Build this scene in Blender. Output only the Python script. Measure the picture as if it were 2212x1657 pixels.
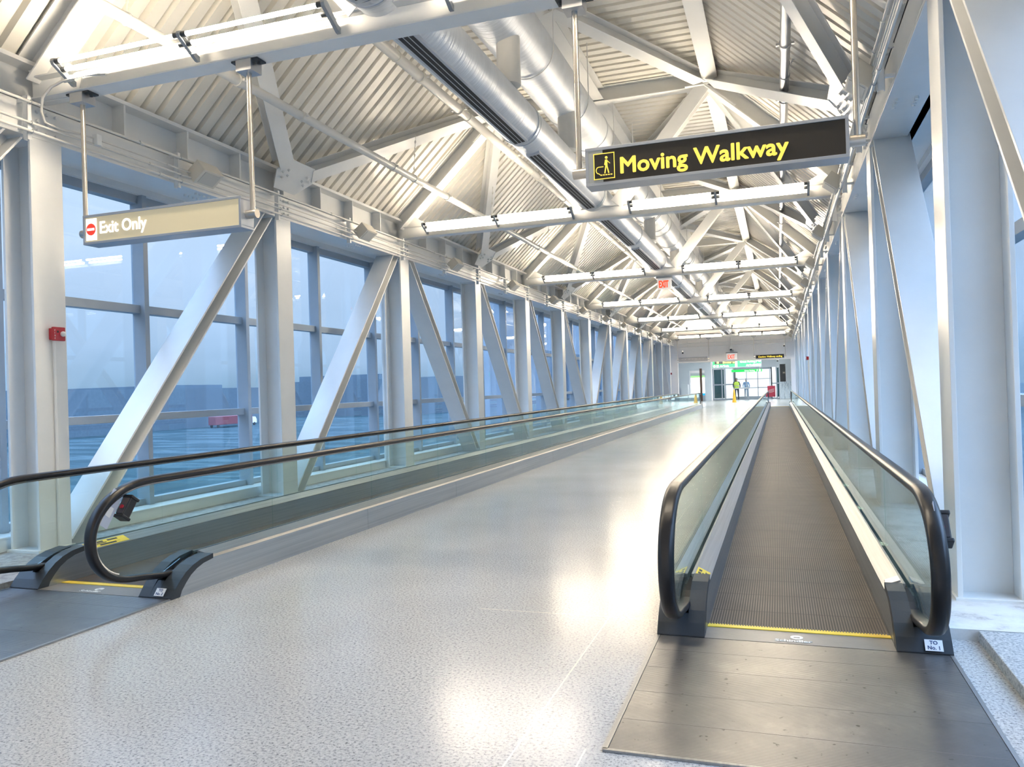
import bpy, math, random
from mathutils import Vector, Matrix
random.seed(7)
PI = math.pi
for o in list(bpy.data.objects): bpy.data.objects.remove(o)
sc = bpy.context.scene
COL = sc.collection

# ------------------------------------------------------------------ camera
yaw, pitch, roll = .3283, .0068, -.0304
cy, sy, cp, sp, cr, sr = math.cos(yaw), math.sin(yaw), math.cos(pitch), math.sin(pitch), math.cos(roll), math.sin(roll)
Rz = Matrix(((cy, -sy, 0), (sy, cy, 0), (0, 0, 1)))
fwd = Rz @ Vector((0, cp, sp)); up = Rz @ Vector((0, -sp, cp)); rt = Rz @ Vector((1, 0, 0))
r2 = cr*rt + sr*up; u2 = -sr*rt + cr*up
cam = bpy.data.objects.new('camera', bpy.data.cameras.new('camera')); COL.objects.link(cam)
M = Matrix((r2, u2, -fwd)).transposed().to_4x4(); M.translation = Vector((0, 0, 1.44))
cam.matrix_world = M
cam.data.sensor_width = 36; cam.data.lens = 36*1687.7/2212
cam.data.clip_start = .05; cam.data.clip_end = 2000
sc.camera = cam

# ------------------------------------------------------------------ world, exposure
SKY_STRENGTH = 1.15
TUBE_STRENGTH = 102.0
sc.view_settings.view_transform = 'Standard'; sc.view_settings.look = 'None'
sc.view_settings.gamma = 1; sc.view_settings.use_curve_mapping = False
sc.view_settings.exposure = 0.24
W = bpy.data.worlds.new('sky'); sc.world = W; W.use_nodes = True
nt = W.node_tree; nt.nodes.clear()
wo = nt.nodes.new('ShaderNodeOutputWorld'); bg = nt.nodes.new('ShaderNodeBackground')
tc = nt.nodes.new('ShaderNodeTexCoord'); sx = nt.nodes.new('ShaderNodeSeparateXYZ'); cr_ = nt.nodes.new('ShaderNodeValToRGB')
nz = nt.nodes.new('ShaderNodeTexNoise'); nz.inputs['Scale'].default_value = 2.2; nz.inputs['Detail'].default_value = 4
mp = nt.nodes.new('ShaderNodeMapping'); mp.inputs['Scale'].default_value = (1, 1, 3.5)
mm = nt.nodes.new('ShaderNodeMath'); mm.operation = 'MULTIPLY_ADD'; mm.inputs[1].default_value = .16; mm.inputs[2].default_value = -.08
ad = nt.nodes.new('ShaderNodeMath'); ad.operation = 'ADD'
nt.links.new(tc.outputs['Generated'], sx.inputs[0]); nt.links.new(tc.outputs['Generated'], mp.inputs[0]); nt.links.new(mp.outputs[0], nz.inputs['Vector'])
nt.links.new(nz.outputs['Fac'], mm.inputs[0]); nt.links.new(mm.outputs[0], ad.inputs[0]); nt.links.new(sx.outputs['Z'], ad.inputs[1])
nt.links.new(ad.outputs[0], cr_.inputs[0]); nt.links.new(cr_.outputs[0], bg.inputs[0]); nt.links.new(bg.outputs[0], wo.inputs[0])
e = cr_.color_ramp.elements
e[0].position = 0; e[0].color = (.20, .32, .45, 1); e[1].position = 1; e[1].color = (.38, .60, 1, 1)
for p_, c_ in ((.05, (.36, .49, .68, 1)), (.15, (.48, .61, .82, 1)), (.3, (.60, .71, .86, 1)), (.45, (.46, .64, .95, 1))):
    q = e.new(p_); q.color = c_
zr = nt.nodes.new('ShaderNodeMapRange'); zr.interpolation_type = 'SMOOTHSTEP'; zr.inputs[1].default_value = .28; zr.inputs[2].default_value = .75; zr.inputs[3].default_value = SKY_STRENGTH; zr.inputs[4].default_value = SKY_STRENGTH*6.0
xr_ = nt.nodes.new('ShaderNodeMapRange'); xr_.inputs[1].default_value = -.3; xr_.inputs[2].default_value = .8; xr_.inputs[3].default_value = 1.0; xr_.inputs[4].default_value = 1.5
zm = nt.nodes.new('ShaderNodeMath'); zm.operation = 'MULTIPLY'
nt.links.new(sx.outputs['Z'], zr.inputs[0]); nt.links.new(sx.outputs['X'], xr_.inputs[0]); nt.links.new(zr.outputs[0], zm.inputs[0]); nt.links.new(xr_.outputs[0], zm.inputs[1])
nt.links.new(zm.outputs[0], bg.inputs[1])

# ------------------------------------------------------------------ materials
MATS = {}
def mat(name, col=(.8, .8, .8), rough=.5, metal=0, spec=.5, emit=None, es=0):
    if name in MATS: return MATS[name]
    m = bpy.data.materials.new(name); m.use_nodes = True
    b = m.node_tree.nodes['Principled BSDF']
    b.inputs['Base Color'].default_value = (*col, 1); b.inputs['Roughness'].default_value = rough
    b.inputs['Metallic'].default_value = metal; b.inputs['Specular IOR Level'].default_value = spec
    if emit: b.inputs['Emission Color'].default_value = (*emit, 1); b.inputs['Emission Strength'].default_value = es
    MATS[name] = m; return m
def nodes(m): return m.node_tree.nodes, m.node_tree.links, m.node_tree.nodes['Principled BSDF']
def coords(m, scale=(1, 1, 1)):
    N, L, b = nodes(m); g = N.new('ShaderNodeNewGeometry'); q = N.new('ShaderNodeMapping'); q.inputs['Scale'].default_value = scale
    L.new(g.outputs['Position'], q.inputs[0]); return q.outputs[0]
def noise_ramp(m, scale, stops, vec=None, detail=3, rough=.6):
    N, L, b = nodes(m); n = N.new('ShaderNodeTexNoise'); n.inputs['Scale'].default_value = scale; n.inputs['Detail'].default_value = detail
    n.inputs['Roughness'].default_value = rough
    L.new(vec or coords(m), n.inputs['Vector']); r = N.new('ShaderNodeValToRGB'); L.new(n.outputs['Fac'], r.inputs[0])
    el = r.color_ramp.elements; el[0].position, el[0].color = stops[0][0], (*stops[0][1], 1); el[1].position, el[1].color = stops[-1][0], (*stops[-1][1], 1)
    for p, c in stops[1:-1]: k = el.new(p); k.color = (*c, 1)
    return r.outputs[0], n
def bump(m, height, strength=.3, dist=.01):
    N, L, b = nodes(m); bn = N.new('ShaderNodeBump'); bn.inputs['Strength'].default_value = strength; bn.inputs['Distance'].default_value = dist
    L.new(height, bn.inputs['Height']); L.new(bn.outputs[0], b.inputs['Normal'])

def painted(name, c1, c2, rough=.34, spec=.5):
    m = mat(name, c1, rough, 0, spec); N, L, b = nodes(m)
    o, n = noise_ramp(m, 1.7, [(.3, c1), (.7, c2)], detail=6); L.new(o, b.inputs['Base Color'])
    n2 = N.new('ShaderNodeTexNoise'); n2.inputs['Scale'].default_value = 45; n2.inputs['Detail'].default_value = 3; L.new(coords(m), n2.inputs['Vector'])
    bump(m, n2.outputs['Fac'], .12, .004)
    return m
STEEL = painted('white painted steel', (.76, .76, .745), (.82, .82, .80), .33)
DECK = painted('cream painted decking', (.74, .715, .65), (.80, .775, .71), .3)
PIPE = painted('cream painted pipe', (.68, .66, .61), (.74, .72, .67), .3)
WALLW = painted('white wall paint', (.88, .86, .84), (.92, .90, .88), .6, .3)
GREYW = painted('grey wall paint', (.66, .71, .77), (.70, .75, .81), .55, .3)
FRAME = painted('grey blue aluminium frame', (.33, .38, .43), (.38, .43, .48), .38)
SPKM = painted('ivory speaker housing', (.66, .62, .53), (.70, .66, .58), .45)
def stainless(name, c1, c2, rough, sc_=(60, .6, 60)):
    m = mat(name, c1, rough, 1); N, L, b = nodes(m)
    o, n = noise_ramp(m, 1, [(.3, c1), (.7, c2)], coords(m, sc_), 4); L.new(o, b.inputs['Base Color'])
    n2 = N.new('ShaderNodeTexNoise'); n2.inputs['Scale'].default_value = 1; L.new(coords(m, (9, 1.2, 9)), n2.inputs['Vector']); bump(m, n2.outputs['Fac'], .12, .02)
    return m
SS = stainless('brushed stainless steel', (.30, .305, .31), (.40, .405, .41), .46)
SSK = stainless('stainless skirt panel', (.42, .45, .48), (.56, .58, .60), .33)
ALU = mat('satin aluminium', (.55, .56, .58), .35, 1)
POLE = mat('brushed steel pole', (.60, .56, .50), .3, 1)
SIGNF = mat('grey aluminium sign frame', (.42, .45, .50), .38, .6)
# insulated duct jacket with fine transverse wrinkles
DUCT = mat('silver duct jacket', (.70, .73, .77), .42, .35); N, L, b = nodes(DUCT)
n1 = N.new('ShaderNodeTexNoise'); n1.inputs['Scale'].default_value = 1; n1.inputs['Detail'].default_value = 4; L.new(coords(DUCT, (2.5, 26, 2.5)), n1.inputs['Vector'])
bump(DUCT, n1.outputs['Fac'], .38, .02)
o_, _ = noise_ramp(DUCT, 3, [(.3, (.66, .69, .73)), (.7, (.76, .79, .83))]); L.new(o_, b.inputs['Base Color'])
DUCTS = mat('smooth silver duct', (.62, .65, .70), .36, .5)
BLACK = mat('matte black', (.012, .012, .014), .5)
RUB = mat('black rubber handrail', (.008, .008, .010), .33, 0, .45)
NEW = painted('dark grey newel cap', (.028, .034, .042), (.04, .047, .056), .4, .35)
DARKM = mat('dark bracket metal', (.05, .055, .06), .4, .3)
LAMPM = painted('grey lamp bracket', (.22, .25, .28), (.26, .29, .32), .4)
REFL = mat('white lamp reflector', (.85, .84, .80), .35)
YEL = mat('safety yellow', (.85, .62, .04), .45)
RED = mat('alarm red', (.42, .015, .03), .35)
WHT = mat('white plastic', (.8, .8, .8), .4)
TUBE = mat('fluorescent tube', (1, 1, 1), .4, emit=(1, .845, .64), es=TUBE_STRENGTH)
# terrazzo
FLOOR = mat('grey terrazzo', (.5, .5, .5), .2, 0, .5); N, L, b = nodes(FLOOR)
g = N.new('ShaderNodeNewGeometry')
n1 = N.new('ShaderNodeTexNoise'); n1.inputs['Scale'].default_value = 72; n1.inputs['Detail'].default_value = 5; n1.inputs['Roughness'].default_value = .75; L.new(g.outputs['Position'], n1.inputs['Vector'])
r1 = N.new('ShaderNodeValToRGB'); L.new(n1.outputs['Fac'], r1.inputs[0])
el = r1.color_ramp.elements; el[0].position, el[0].color = .34, (.09, .09, .095, 1); el[1].position, el[1].color = .62, (.66, .645, .63, 1)
for p, c in ((.42, (.33, .33, .33, 1)), (.47, (.50, .495, .485, 1))): k = el.new(p); k.color = c
n3 = N.new('ShaderNodeTexNoise'); n3.inputs['Scale'].default_value = .7; n3.inputs['Detail'].default_value = 4; L.new(g.outputs['Position'], n3.inputs['Vector'])
r3 = N.new('ShaderNodeValToRGB'); L.new(n3.outputs['Fac'], r3.inputs[0]); el = r3.color_ramp.elements
el[0].position, el[0].color = .3, (.82, .81, .80, 1); el[1].position, el[1].color = .7, (1, .99, .97, 1)
mx = N.new('ShaderNodeMixRGB'); mx.blend_type = 'MULTIPLY'; mx.inputs[0].default_value = 1; L.new(r1.outputs[0], mx.inputs[1]); L.new(r3.outputs[0], mx.inputs[2])
s = N.new('ShaderNodeSeparateXYZ'); L.new(g.outputs['Position'], s.inputs[0])
def band(axis, c0, w):
    a = N.new('ShaderNodeMath'); a.operation = 'SUBTRACT'; L.new(s.outputs[axis], a.inputs[0]); a.inputs[1].default_value = c0
    a2 = N.new('ShaderNodeMath'); a2.operation = 'ABSOLUTE'; L.new(a.outputs[0], a2.inputs[0])
    a3 = N.new('ShaderNodeMath'); a3.operation = 'LESS_THAN'; L.new(a2.outputs[0], a3.inputs[0]); a3.inputs[1].default_value = w; return a3.outputs[0]
def mul(a, bb, op='MULTIPLY'):
    q = N.new('ShaderNodeMath'); q.operation = op; L.new(a, q.inputs[0]); L.new(bb, q.inputs[1]); return q.outputs[0]
l1 = band('X', -1.04, .004)
l2 = mul(band('Y', 4.80, .004), band('X', -1.3, .6)); l3 = mul(band('X', -.77, .004), band('Y', 2.0, 1.03))
lines = mul(mul(l1, l2, 'MAXIMUM'), l3, 'MAXIMUM')
mx2 = N.new('ShaderNodeMixRGB'); L.new(lines, mx2.inputs[0]); L.new(mx.outputs[0], mx2.inputs[1]); mx2.inputs[2].default_value = (.80, .74, .62, 1)
L.new(mx2.outputs[0], b.inputs['Base Color'])
n4 = N.new('ShaderNodeTexNoise'); n4.inputs['Scale'].default_value = 3; n4.inputs['Detail'].default_value = 5; L.new(g.outputs['Position'], n4.inputs['Vector'])
mr = N.new('ShaderNodeMapRange'); mr.inputs[1].default_value = .3; mr.inputs[2].default_value = .7; mr.inputs[3].default_value = .22; mr.inputs[4].default_value = .30

n5 = N.new('ShaderNodeTexNoise'); n5.inputs['Scale'].default_value = 2.5; L.new(g.outputs['Position'], n5.inputs['Vector'])
GRAN = mat('speckled granite', (.4, .4, .4), .5); N, L, b = nodes(GRAN)
o_, _ = noise_ramp(GRAN, 70, [(.36, (.16, .17, .18)), (.5, (.40, .41, .41)), (.62, (.55, .55, .54))], detail=5, rough=.7); L.new(o_, b.inputs['Base Color'])
CONC = mat('worn concrete kerb', (.4, .4, .4), .7); N, L, b = nodes(CONC)
o_, _ = noise_ramp(CONC, 14, [(.35, (.20, .18, .17)), (.5, (.34, .32, .30)), (.65, (.46, .43, .41))], detail=8, rough=.75); L.new(o_, b.inputs['Base Color'])
LEDGE = mat('scuffed white ledge', (.6, .6, .6), .6); N, L, b = nodes(LEDGE)
o_, _ = noise_ramp(LEDGE, 6, [(.33, (.38, .36, .34)), (.45, (.62, .60, .57)), (.6, (.70, .69, .67))], detail=8, rough=.7); L.new(o_, b.inputs['Base Color'])
# ribbed landing plate (fine cross ribs)
def wave(m, axis, period, lo, hi):
    N, L, b = nodes(m); g = N.new('ShaderNodeNewGeometry'); s = N.new('ShaderNodeSeparateXYZ'); L.new(g.outputs['Position'], s.inputs[0])
    a = N.new('ShaderNodeMath'); a.operation = 'MULTIPLY'; a.inputs[1].default_value = 2*PI/period; L.new(s.outputs[axis], a.inputs[0])
    c = N.new('ShaderNodeMath'); c.operation = 'SINE'; L.new(a.outputs[0], c.inputs[0])
    r = N.new('ShaderNodeMapRange'); r.interpolation_type = 'SMOOTHSTEP'; r.inputs[1].default_value = lo; r.inputs[2].default_value = hi; L.new(c.outputs[0], r.inputs[0]); return r.outputs[0]
PLATE = mat('ribbed dark steel plate', (.2, .2, .2), .36, .85); N, L, b = nodes(PLATE)
w_ = wave(PLATE, 'Y', .0125, -.6, .6)
o_, _ = noise_ramp(PLATE, 2.3, [(.3, (.20, .20, .21)), (.55, (.27, .265, .265)), (.7, (.36, .35, .34))], detail=8, rough=.7)
sp_, _ = noise_ramp(PLATE, 23, [(.25, (.12, .12, .12)), (.31, (1, 1, 1))], detail=2)
mx = N.new('ShaderNodeMixRGB'); mx.blend_type = 'MULTIPLY'; mx.inputs[0].default_value = 1; L.new(o_, mx.inputs[1])
r_ = N.new('ShaderNodeValToRGB'); L.new(w_, r_.inputs[0]); r_.color_ramp.elements[0].color = (.66, .66, .66, 1); L.new(r_.outputs[0], mx.inputs[2])
mx3 = N.new('ShaderNodeMixRGB'); mx3.blend_type = 'MULTIPLY'; mx3.inputs[0].default_value = .8; L.new(mx.outputs[0], mx3.inputs[1]); L.new(sp_, mx3.inputs[2])
L.new(mx3.outputs[0], b.inputs['Base Color']); bump(PLATE, w_, .25, .002)
PLATE2 = painted('dark steel comb plate', (.13, .13, .13), (.20, .19, .185), .38, .5)
BELT = mat('grooved pallet belt', (.1, .1, .1), .55, 0, .25); N, L, b = nodes(BELT)
w_ = wave(BELT, 'X', .0151, -.25, .35)
r_ = N.new('ShaderNodeValToRGB'); L.new(w_, r_.inputs[0]); r_.color_ramp.elements[0].color = (.006, .005, .005, 1); r_.color_ramp.elements[1].color = (.15, .122, .105, 1)
w2 = wave(BELT, 'Y', .4, -.999, -.985)
r2_ = N.new('ShaderNodeValToRGB'); L.new(w2, r2_.inputs[0]); r2_.color_ramp.elements[0].color = (.45, .45, .45, 1)
mx = N.new('ShaderNodeMixRGB'); mx.blend_type = 'MULTIPLY'; mx.inputs[0].default_value = 1; L.new(r_.outputs[0], mx.inputs[1]); L.new(r2_.outputs[0], mx.inputs[2])
o_, _ = noise_ramp(BELT, 3, [(.3, (.6, .6, .6)), (.7, (1, 1, 1))], detail=6); mx3 = N.new('ShaderNodeMixRGB'); mx3.blend_type = 'MULTIPLY'; mx3.inputs[0].default_value = 1
L.new(mx.outputs[0], mx3.inputs[1]); L.new(o_, mx3.inputs[2]); L.new(mx3.outputs[0], b.inputs['Base Color'])
MARB = mat('veined blue grey marble', (.5, .6, .7), .25); N, L, b = nodes(MARB)
o_, _ = noise_ramp(MARB, 1.3, [(.4, (.62, .72, .82)), (.5, (.80, .86, .92)), (.54, (.42, .52, .62)), (.6, (.74, .82, .90))], coords(MARB, (4, 4, .8)), 7); L.new(o_, b.inputs['Base Color'])

def glass(name, tint, refl, rough=0.0, f0=.045):
    m = bpy.data.materials.new(name); m.use_nodes = True; N, L = m.node_tree.nodes, m.node_tree.links; N.clear()
    out = N.new('ShaderNodeOutputMaterial'); t = N.new('ShaderNodeBsdfTransparent'); t.inputs[0].default_value = (*tint, 1)
    gl = N.new('ShaderNodeBsdfGlossy'); gl.inputs['Color'].default_value = (*refl, 1); gl.inputs['Roughness'].default_value = rough
    # Schlick reflectance, the same for both faces of the thin pane
    g = N.new('ShaderNodeNewGeometry'); d = N.new('ShaderNodeVectorMath'); d.operation = 'DOT_PRODUCT'; L.new(g.outputs['Incoming'], d.inputs[0]); L.new(g.outputs['Normal'], d.inputs[1])
    def M_(op, a, bb=None):
        q = N.new('ShaderNodeMath'); q.operation = op
        for i, v in enumerate((a, bb)):
            if v is None: continue
            if isinstance(v, (int, float)): q.inputs[i].default_value = v
            else: L.new(v, q.inputs[i])
        return q.outputs[0]
    k = M_('POWER', M_('SUBTRACT', 1.0, M_('ABSOLUTE', d.outputs['Value'])), 5.0)
    f = M_('ADD', M_('MULTIPLY', k, 1-f0), f0); mx = N.new('ShaderNodeMixShader')
    L.new(f, mx.inputs[0]); L.new(t.outputs[0], mx.inputs[1]); L.new(gl.outputs[0], mx.inputs[2]); L.new(mx.outputs[0], out.inputs[0])
    MATS[name] = m; return m
WGLASS = glass('window glass', (.92, .965, .985), (.9, .95, 1), .004, .05)
BGLASS = glass('green balustrade glass', (.90, .965, .955), (.9, 1, 1), .01, .035)

# ------------------------------------------------------------------ mesh builder
class MB:
    def __init__(s): s.v = []; s.f = []; s.sm = []
    def add(s, vs, fs, smooth=False):
        n = len(s.v); s.v += [Vector(v) for v in vs]; s.f += [tuple(i+n for i in f) for f in fs]; s.sm += [smooth]*len(fs); return s
    def box(s, x0, x1, y0, y1, z0, z1):
        vs = [(x, y, z) for z in (z0, z1) for y in (y0, y1) for x in (x0, x1)]
        return s.add(vs, [(0, 2, 3, 1), (4, 5, 7, 6), (0, 1, 5, 4), (2, 6, 7, 3), (0, 4, 6, 2), (1, 3, 7, 5)])
    def obox(s, c, ax, h):
        c = Vector(c); a = [Vector(x).normalized()*k for x, k in zip(ax, h)]
        vs = [c+a[0]*i+a[1]*j+a[2]*k for k in (-1, 1) for j in (-1, 1) for i in (-1, 1)]
        return s.add(vs, [(0, 2, 3, 1), (4, 5, 7, 6), (0, 1, 5, 4), (2, 6, 7, 3), (0, 4, 6, 2), (1, 3, 7, 5)])
    def prism(s, poly, axis, a, b, smooth=False):
        n = len(poly)
        def P(p, t): return {'X': (t, p[0], p[1]), 'Y': (p[0], t, p[1]), 'Z': (p[0], p[1], t)}[axis]
        vs = [P(p, a) for p in poly]+[P(p, b) for p in poly]
        s.add(vs, [(i, (i+1) % n, n+(i+1) % n, n+i) for i in range(n)], smooth)
        return s.add(vs, [tuple(range(n))[::-1], tuple(range(n, 2*n))])
    def ext(s, poly, p, q, X, Y):
        p, q, X, Y = map(Vector, (p, q, X, Y)); n = len(poly)
        vs = [p+X*a+Y*b for a, b in poly]+[q+X*a+Y*b for a, b in poly]
        return s.add(vs, [(i, (i+1) % n, n+(i+1) % n, n+i) for i in range(n)]+[tuple(range(n))[::-1], tuple(range(n, 2*n))])
    def bar(s, p, q, w, h, up=(0, 0, 1)):
        p, q = Vector(p), Vector(q); d = (q-p).normalized(); sd = d.cross(Vector(up)).normalized(); u = sd.cross(d)
        return s.ext([(-w/2, -h/2), (w/2, -h/2), (w/2, h/2), (-w/2, h/2)], p, q, sd, u)
    def H(s, p, q, w, d, t, up):
        p, q = Vector(p), Vector(q); a = (q-p).normalized(); sd = a.cross(Vector(up)).normalized(); u = sd.cross(a).normalized()
        W2, D2, T = w/2, d/2, t*.35
        s.ext([(-W2, -D2), (W2, -D2), (W2, -D2+t), (-W2, -D2+t)], p, q, sd, u)
        s.ext([(-W2, D2-t), (W2, D2-t), (W2, D2), (-W2, D2)], p, q, sd, u)
        return s.ext([(-T, -D2+t), (T, -D2+t), (T, D2-t), (-T, D2-t)], p, q, sd, u)
    def tube(s, pts, r, seg=10, smooth=True, caps=True):
        pts = [Vector(p) for p in pts]; vs = []; u = None
        for i, p in enumerate(pts):
            d = (pts[min(i+1, len(pts)-1)]-pts[max(i-1, 0)]).normalized()
            if u is None:
                u = d.orthogonal().normalized()
            else:
                u = (u-d*u.dot(d)).normalized()
            w = d.cross(u)
            rr = r[i] if isinstance(r, (list, tuple)) else r
            vs += [p+(u*math.cos(2*PI*k/seg)+w*math.sin(2*PI*k/seg))*rr for k in range(seg)]
        fs = [(i*seg+k, i*seg+(k+1) % seg, (i+1)*seg+(k+1) % seg, (i+1)*seg+k) for i in range(len(pts)-1) for k in range(seg)]
        s.add(vs, fs, smooth)
        if caps:
            n = len(pts); s.add(vs[:seg], [tuple(range(seg))[::-1]]); s.add(vs[-seg:], [tuple(range(seg))])
        return s
    def sweep(s, prof, pts, X=(1, 0, 0), smooth=True):
        pts = [Vector(p) for p in pts]; X = Vector(X); n = len(prof); vs = []
        for i, p in enumerate(pts):
            d = (pts[min(i+1, len(pts)-1)]-pts[max(i-1, 0)]).normalized(); u = X.cross(d).normalized()
            vs += [p+X*a+u*b for a, b in prof]
        fs = [(i*n+k, i*n+(k+1) % n, (i+1)*n+(k+1) % n, (i+1)*n+k) for i in range(len(pts)-1) for k in range(n)]
        s.add(vs, fs, smooth); s.add(vs[:n], [tuple(range(n))[::-1]]); s.add(vs[-n:], [tuple(range(n))]); return s
    def ball(s, c, r, seg=12, rings=8, sc_=(1, 1, 1)):
        c = Vector(c); vs = []; fs = []
        for i in range(rings+1):
            th = PI*i/rings
            for k in range(seg):
                ph = 2*PI*k/seg; vs.append(c+Vector((math.sin(th)*math.cos(ph)*sc_[0], math.sin(th)*math.sin(ph)*sc_[1], math.cos(th)*sc_[2]))*r)
        for i in range(rings):
            for k in range(seg): fs.append((i*seg+k, (i+1)*seg+k, (i+1)*seg+(k+1) % seg, i*seg+(k+1) % seg))
        return s.add(vs, fs, True)

ORG = {}
def build(mb, name, m, parent=None, origin=None, label=None, cat=None, group=None, kind=None, bev=0):
    if parent is not None: o0 = ORG[parent.name]
    elif origin is not None: o0 = Vector(origin)
    else:
        xs = [v.x for v in mb.v]; ys = [v.y for v in mb.v]; zs = [v.z for v in mb.v]
        o0 = Vector(((min(xs)+max(xs))/2, (min(ys)+max(ys))/2, min(zs)))
    me = bpy.data.meshes.new(name); me.from_pydata([tuple(v-o0) for v in mb.v], [], mb.f); me.materials.append(m)
    me.polygons.foreach_set('use_smooth', mb.sm); me.validate(); me.update()
    import bmesh
    bm = bmesh.new(); bm.from_mesh(me); bmesh.ops.recalc_face_normals(bm, faces=bm.faces); bm.to_mesh(me); bm.free()
    o = bpy.data.objects.new(name, me); COL.objects.link(o)
    if parent is not None: o.parent = parent
    else: o.location = o0
    ORG[o.name] = o0
    if any(mb.sm):
        md = o.modifiers.new('wn', 'WEIGHTED_NORMAL'); md.keep_sharp = True
    if bev:
        md = o.modifiers.new('bevel', 'BEVEL'); md.width = bev; md.segments = 2; md.limit_method = 'ANGLE'
    return tag(o, label, cat, group, kind)
def tag(o, label=None, cat=None, group=None, kind=None):
    if label: o['label'] = label
    if cat: o['category'] = cat
    if group: o['group'] = group
    if kind: o['kind'] = kind
    return o
def emp(name, loc, label=None, cat=None, group=None, kind=None):
    o = bpy.data.objects.new(name, None); COL.objects.link(o); o.location = loc; o.empty_display_size = .1
    ORG[o.name] = Vector(loc); return tag(o, label, cat, group, kind)
def copy_tree(root, off, label=None, group=None):
    def cp(o, par):
        c = o.copy(); COL.objects.link(c)
        if par is not None: c.parent = par
        for ch in list(o.children): cp(ch, c)
        return c
    r = cp(root, None); r.location = root.location+Vector(off); ORG[r.name] = ORG[root.name]+Vector(off)
    if label: r['label'] = label
    if group: r['group'] = group
    return r
def text(s, name, m, parent, loc, size, X=(1, 0, 0), Z=(0, 0, 1), bold=.0, ext=.002, align='LEFT', sx=1.0):
    c = bpy.data.curves.new(name, 'FONT'); c.body = s; c.size = size; c.extrude = ext; c.align_x = align; c.resolution_u = 3
    t = bpy.data.objects.new('tmp', c); COL.objects.link(t); dg = bpy.context.evaluated_depsgraph_get()
    src = bpy.data.meshes.new_from_object(t.evaluated_get(dg)); bpy.data.objects.remove(t)
    X = Vector(X).normalized(); Z = Vector(Z).normalized(); Y = X.cross(Z)*-1
    o0 = ORG[parent.name]; vs = []; fs = []
    offs = [(0, 0)] if not bold else [(bold*a, bold*b_) for a, b_ in ((-1, 0), (1, 0), (0, -1), (0, 1), (-.7, -.7), (.7, .7), (-.7, .7), (.7, -.7))]
    for n_, (dx, dz) in enumerate(offs):
        k = len(vs)
        vs += [Vector(loc)+X*(v.co.x*sx+dx)+Z*(v.co.y+dz)-Y*(v.co.z+n_*size*.0004)-o0 for v in src.vertices]
        fs += [tuple(i+k for i in p.vertices) for p in src.polygons]
    me = bpy.data.meshes.new(name); me.from_pydata([tuple(v) for v in vs], [], fs); me.materials.append(m); me.update()
    o = bpy.data.objects.new(name, me); COL.objects.link(o); o.parent = parent; ORG[o.name] = o0; return o

ORD = ['first', 'second', 'third', 'fourth', 'fifth', 'sixth', 'seventh', 'eighth', 'ninth', 'tenth', 'eleventh', 'twelfth', 'thirteenth', 'fourteenth', 'fifteenth', 'sixteenth']
XL, XR = -6.5, 1.0          # inner faces of the two column rows
P0, PITCH = 5.60, 3.757
def YK(k): return P0+PITCH*k
KMAX = 12
CXM = -2.75                 # centre line of the bridge
YEND = 51.6

# ------------------------------------------------------------------ floor
mb = MB(); mb.box(-7.45, 1.95, -6, 72, -.25, 0); build(mb, 'floor', FLOOR, origin=(0, 0, 0), kind='structure')
mb = MB(); mb.box(-7.3, -5.75, -6, YEND, -.01, .05); build(mb, 'trim_1', CONC, kind='structure', label='raised kerb under the left row of columns')
mb = MB(); mb.box(.83, 1.8, 4.81, YEND, -.01, .06); build(mb, 'trim_2', LEDGE, kind='structure', label='scuffed white ledge under the right columns')
mb = MB(); mb.box(.98, 1.8, -6, 4.80, -.01, .06); build(mb, 'trim_3', GRAN, kind='structure', label='raised granite step beside the right landing plate', bev=.006)

# ------------------------------------------------------------------ columns and diagonal braces
def column(side):
    x = XL-.19 if side < 0 else XR+.19
    base = emp('steel_column', (x, YK(0), .05))
    mb = MB(); mb.H((x, YK(0), .05), (x, YK(0), 3.93), .34, .37, .03, (1, 0, 0)); build(mb, 'shaft', STEEL, base, bev=.003)
    mb = MB(); mb.box(x-.20, x+.20, YK(0)-.2, YK(0)+.2, .051, .075); build(mb, 'base_plate', STEEL, base)
    mb = MB(); mb.box(x-.17, x+.17, YK(0)-.17, YK(0)+.17, 3.90, 3.92); build(mb, 'cap_plate', STEEL, base)
    return base
WALLN = {-1: 'left', 1: 'right'}
for side in (-1, 1):
    c0 = column(side); w = WALLN[side]
    tag(c0, f'nearest white steel wide-flange column of the {w} window wall' + (' with a red fire alarm on it' if side < 0 else ', tall beside the belt entrance'), 'column', f'white columns of the {w} wall')
    for k in range(1, KMAX+1):
        nm = ORD[k] if k < KMAX else 'farthest'
        copy_tree(c0, (0, PITCH*k, 0), f'{nm} white steel column from the near end of the {w} window wall')
DG = {-1: -1, 0: 0}
pat = [('N', -1), ('N', 0), ('N', 1), ('F', 2), ('F', 3), ('F', 4), ('F', 5), ('N', 6), ('N', 7), ('N', 8), ('N', 9), ('F', 10), ('F', 11)]
for side in (-1, 1):
    x = XL-.19 if side < 0 else XR+.19; w = WALLN[side]
    for i, (typ, k) in enumerate(pat):
        ya, yb = YK(k), YK(k+1)
        if typ == 'N': p, q = (x, yb-.30, 3.94), (x, ya+.24, .07)      # top end at the far column
        else: p, q = (x, ya+.30, 3.94), (x, yb-.24, .07)
        d = (Vector(q)-Vector(p)).normalized(); u_ = Vector((1, 0, 0)).cross(d)
        mb = MB(); mb.H(p, q, .35, .17, .02, u_)
        lean = 'rising away from the camera' if typ == 'N' else 'falling away from the camera'
        where = f'before the nearest column' if k < 0 else f'in the {ORD[k]} bay'
        build(mb, 'diagonal_brace', STEEL, label=f'white diagonal steel brace {lean}, {where} of {w} wall', cat='brace', group=f'diagonal braces of the {w} wall', bev=.002)

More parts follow.
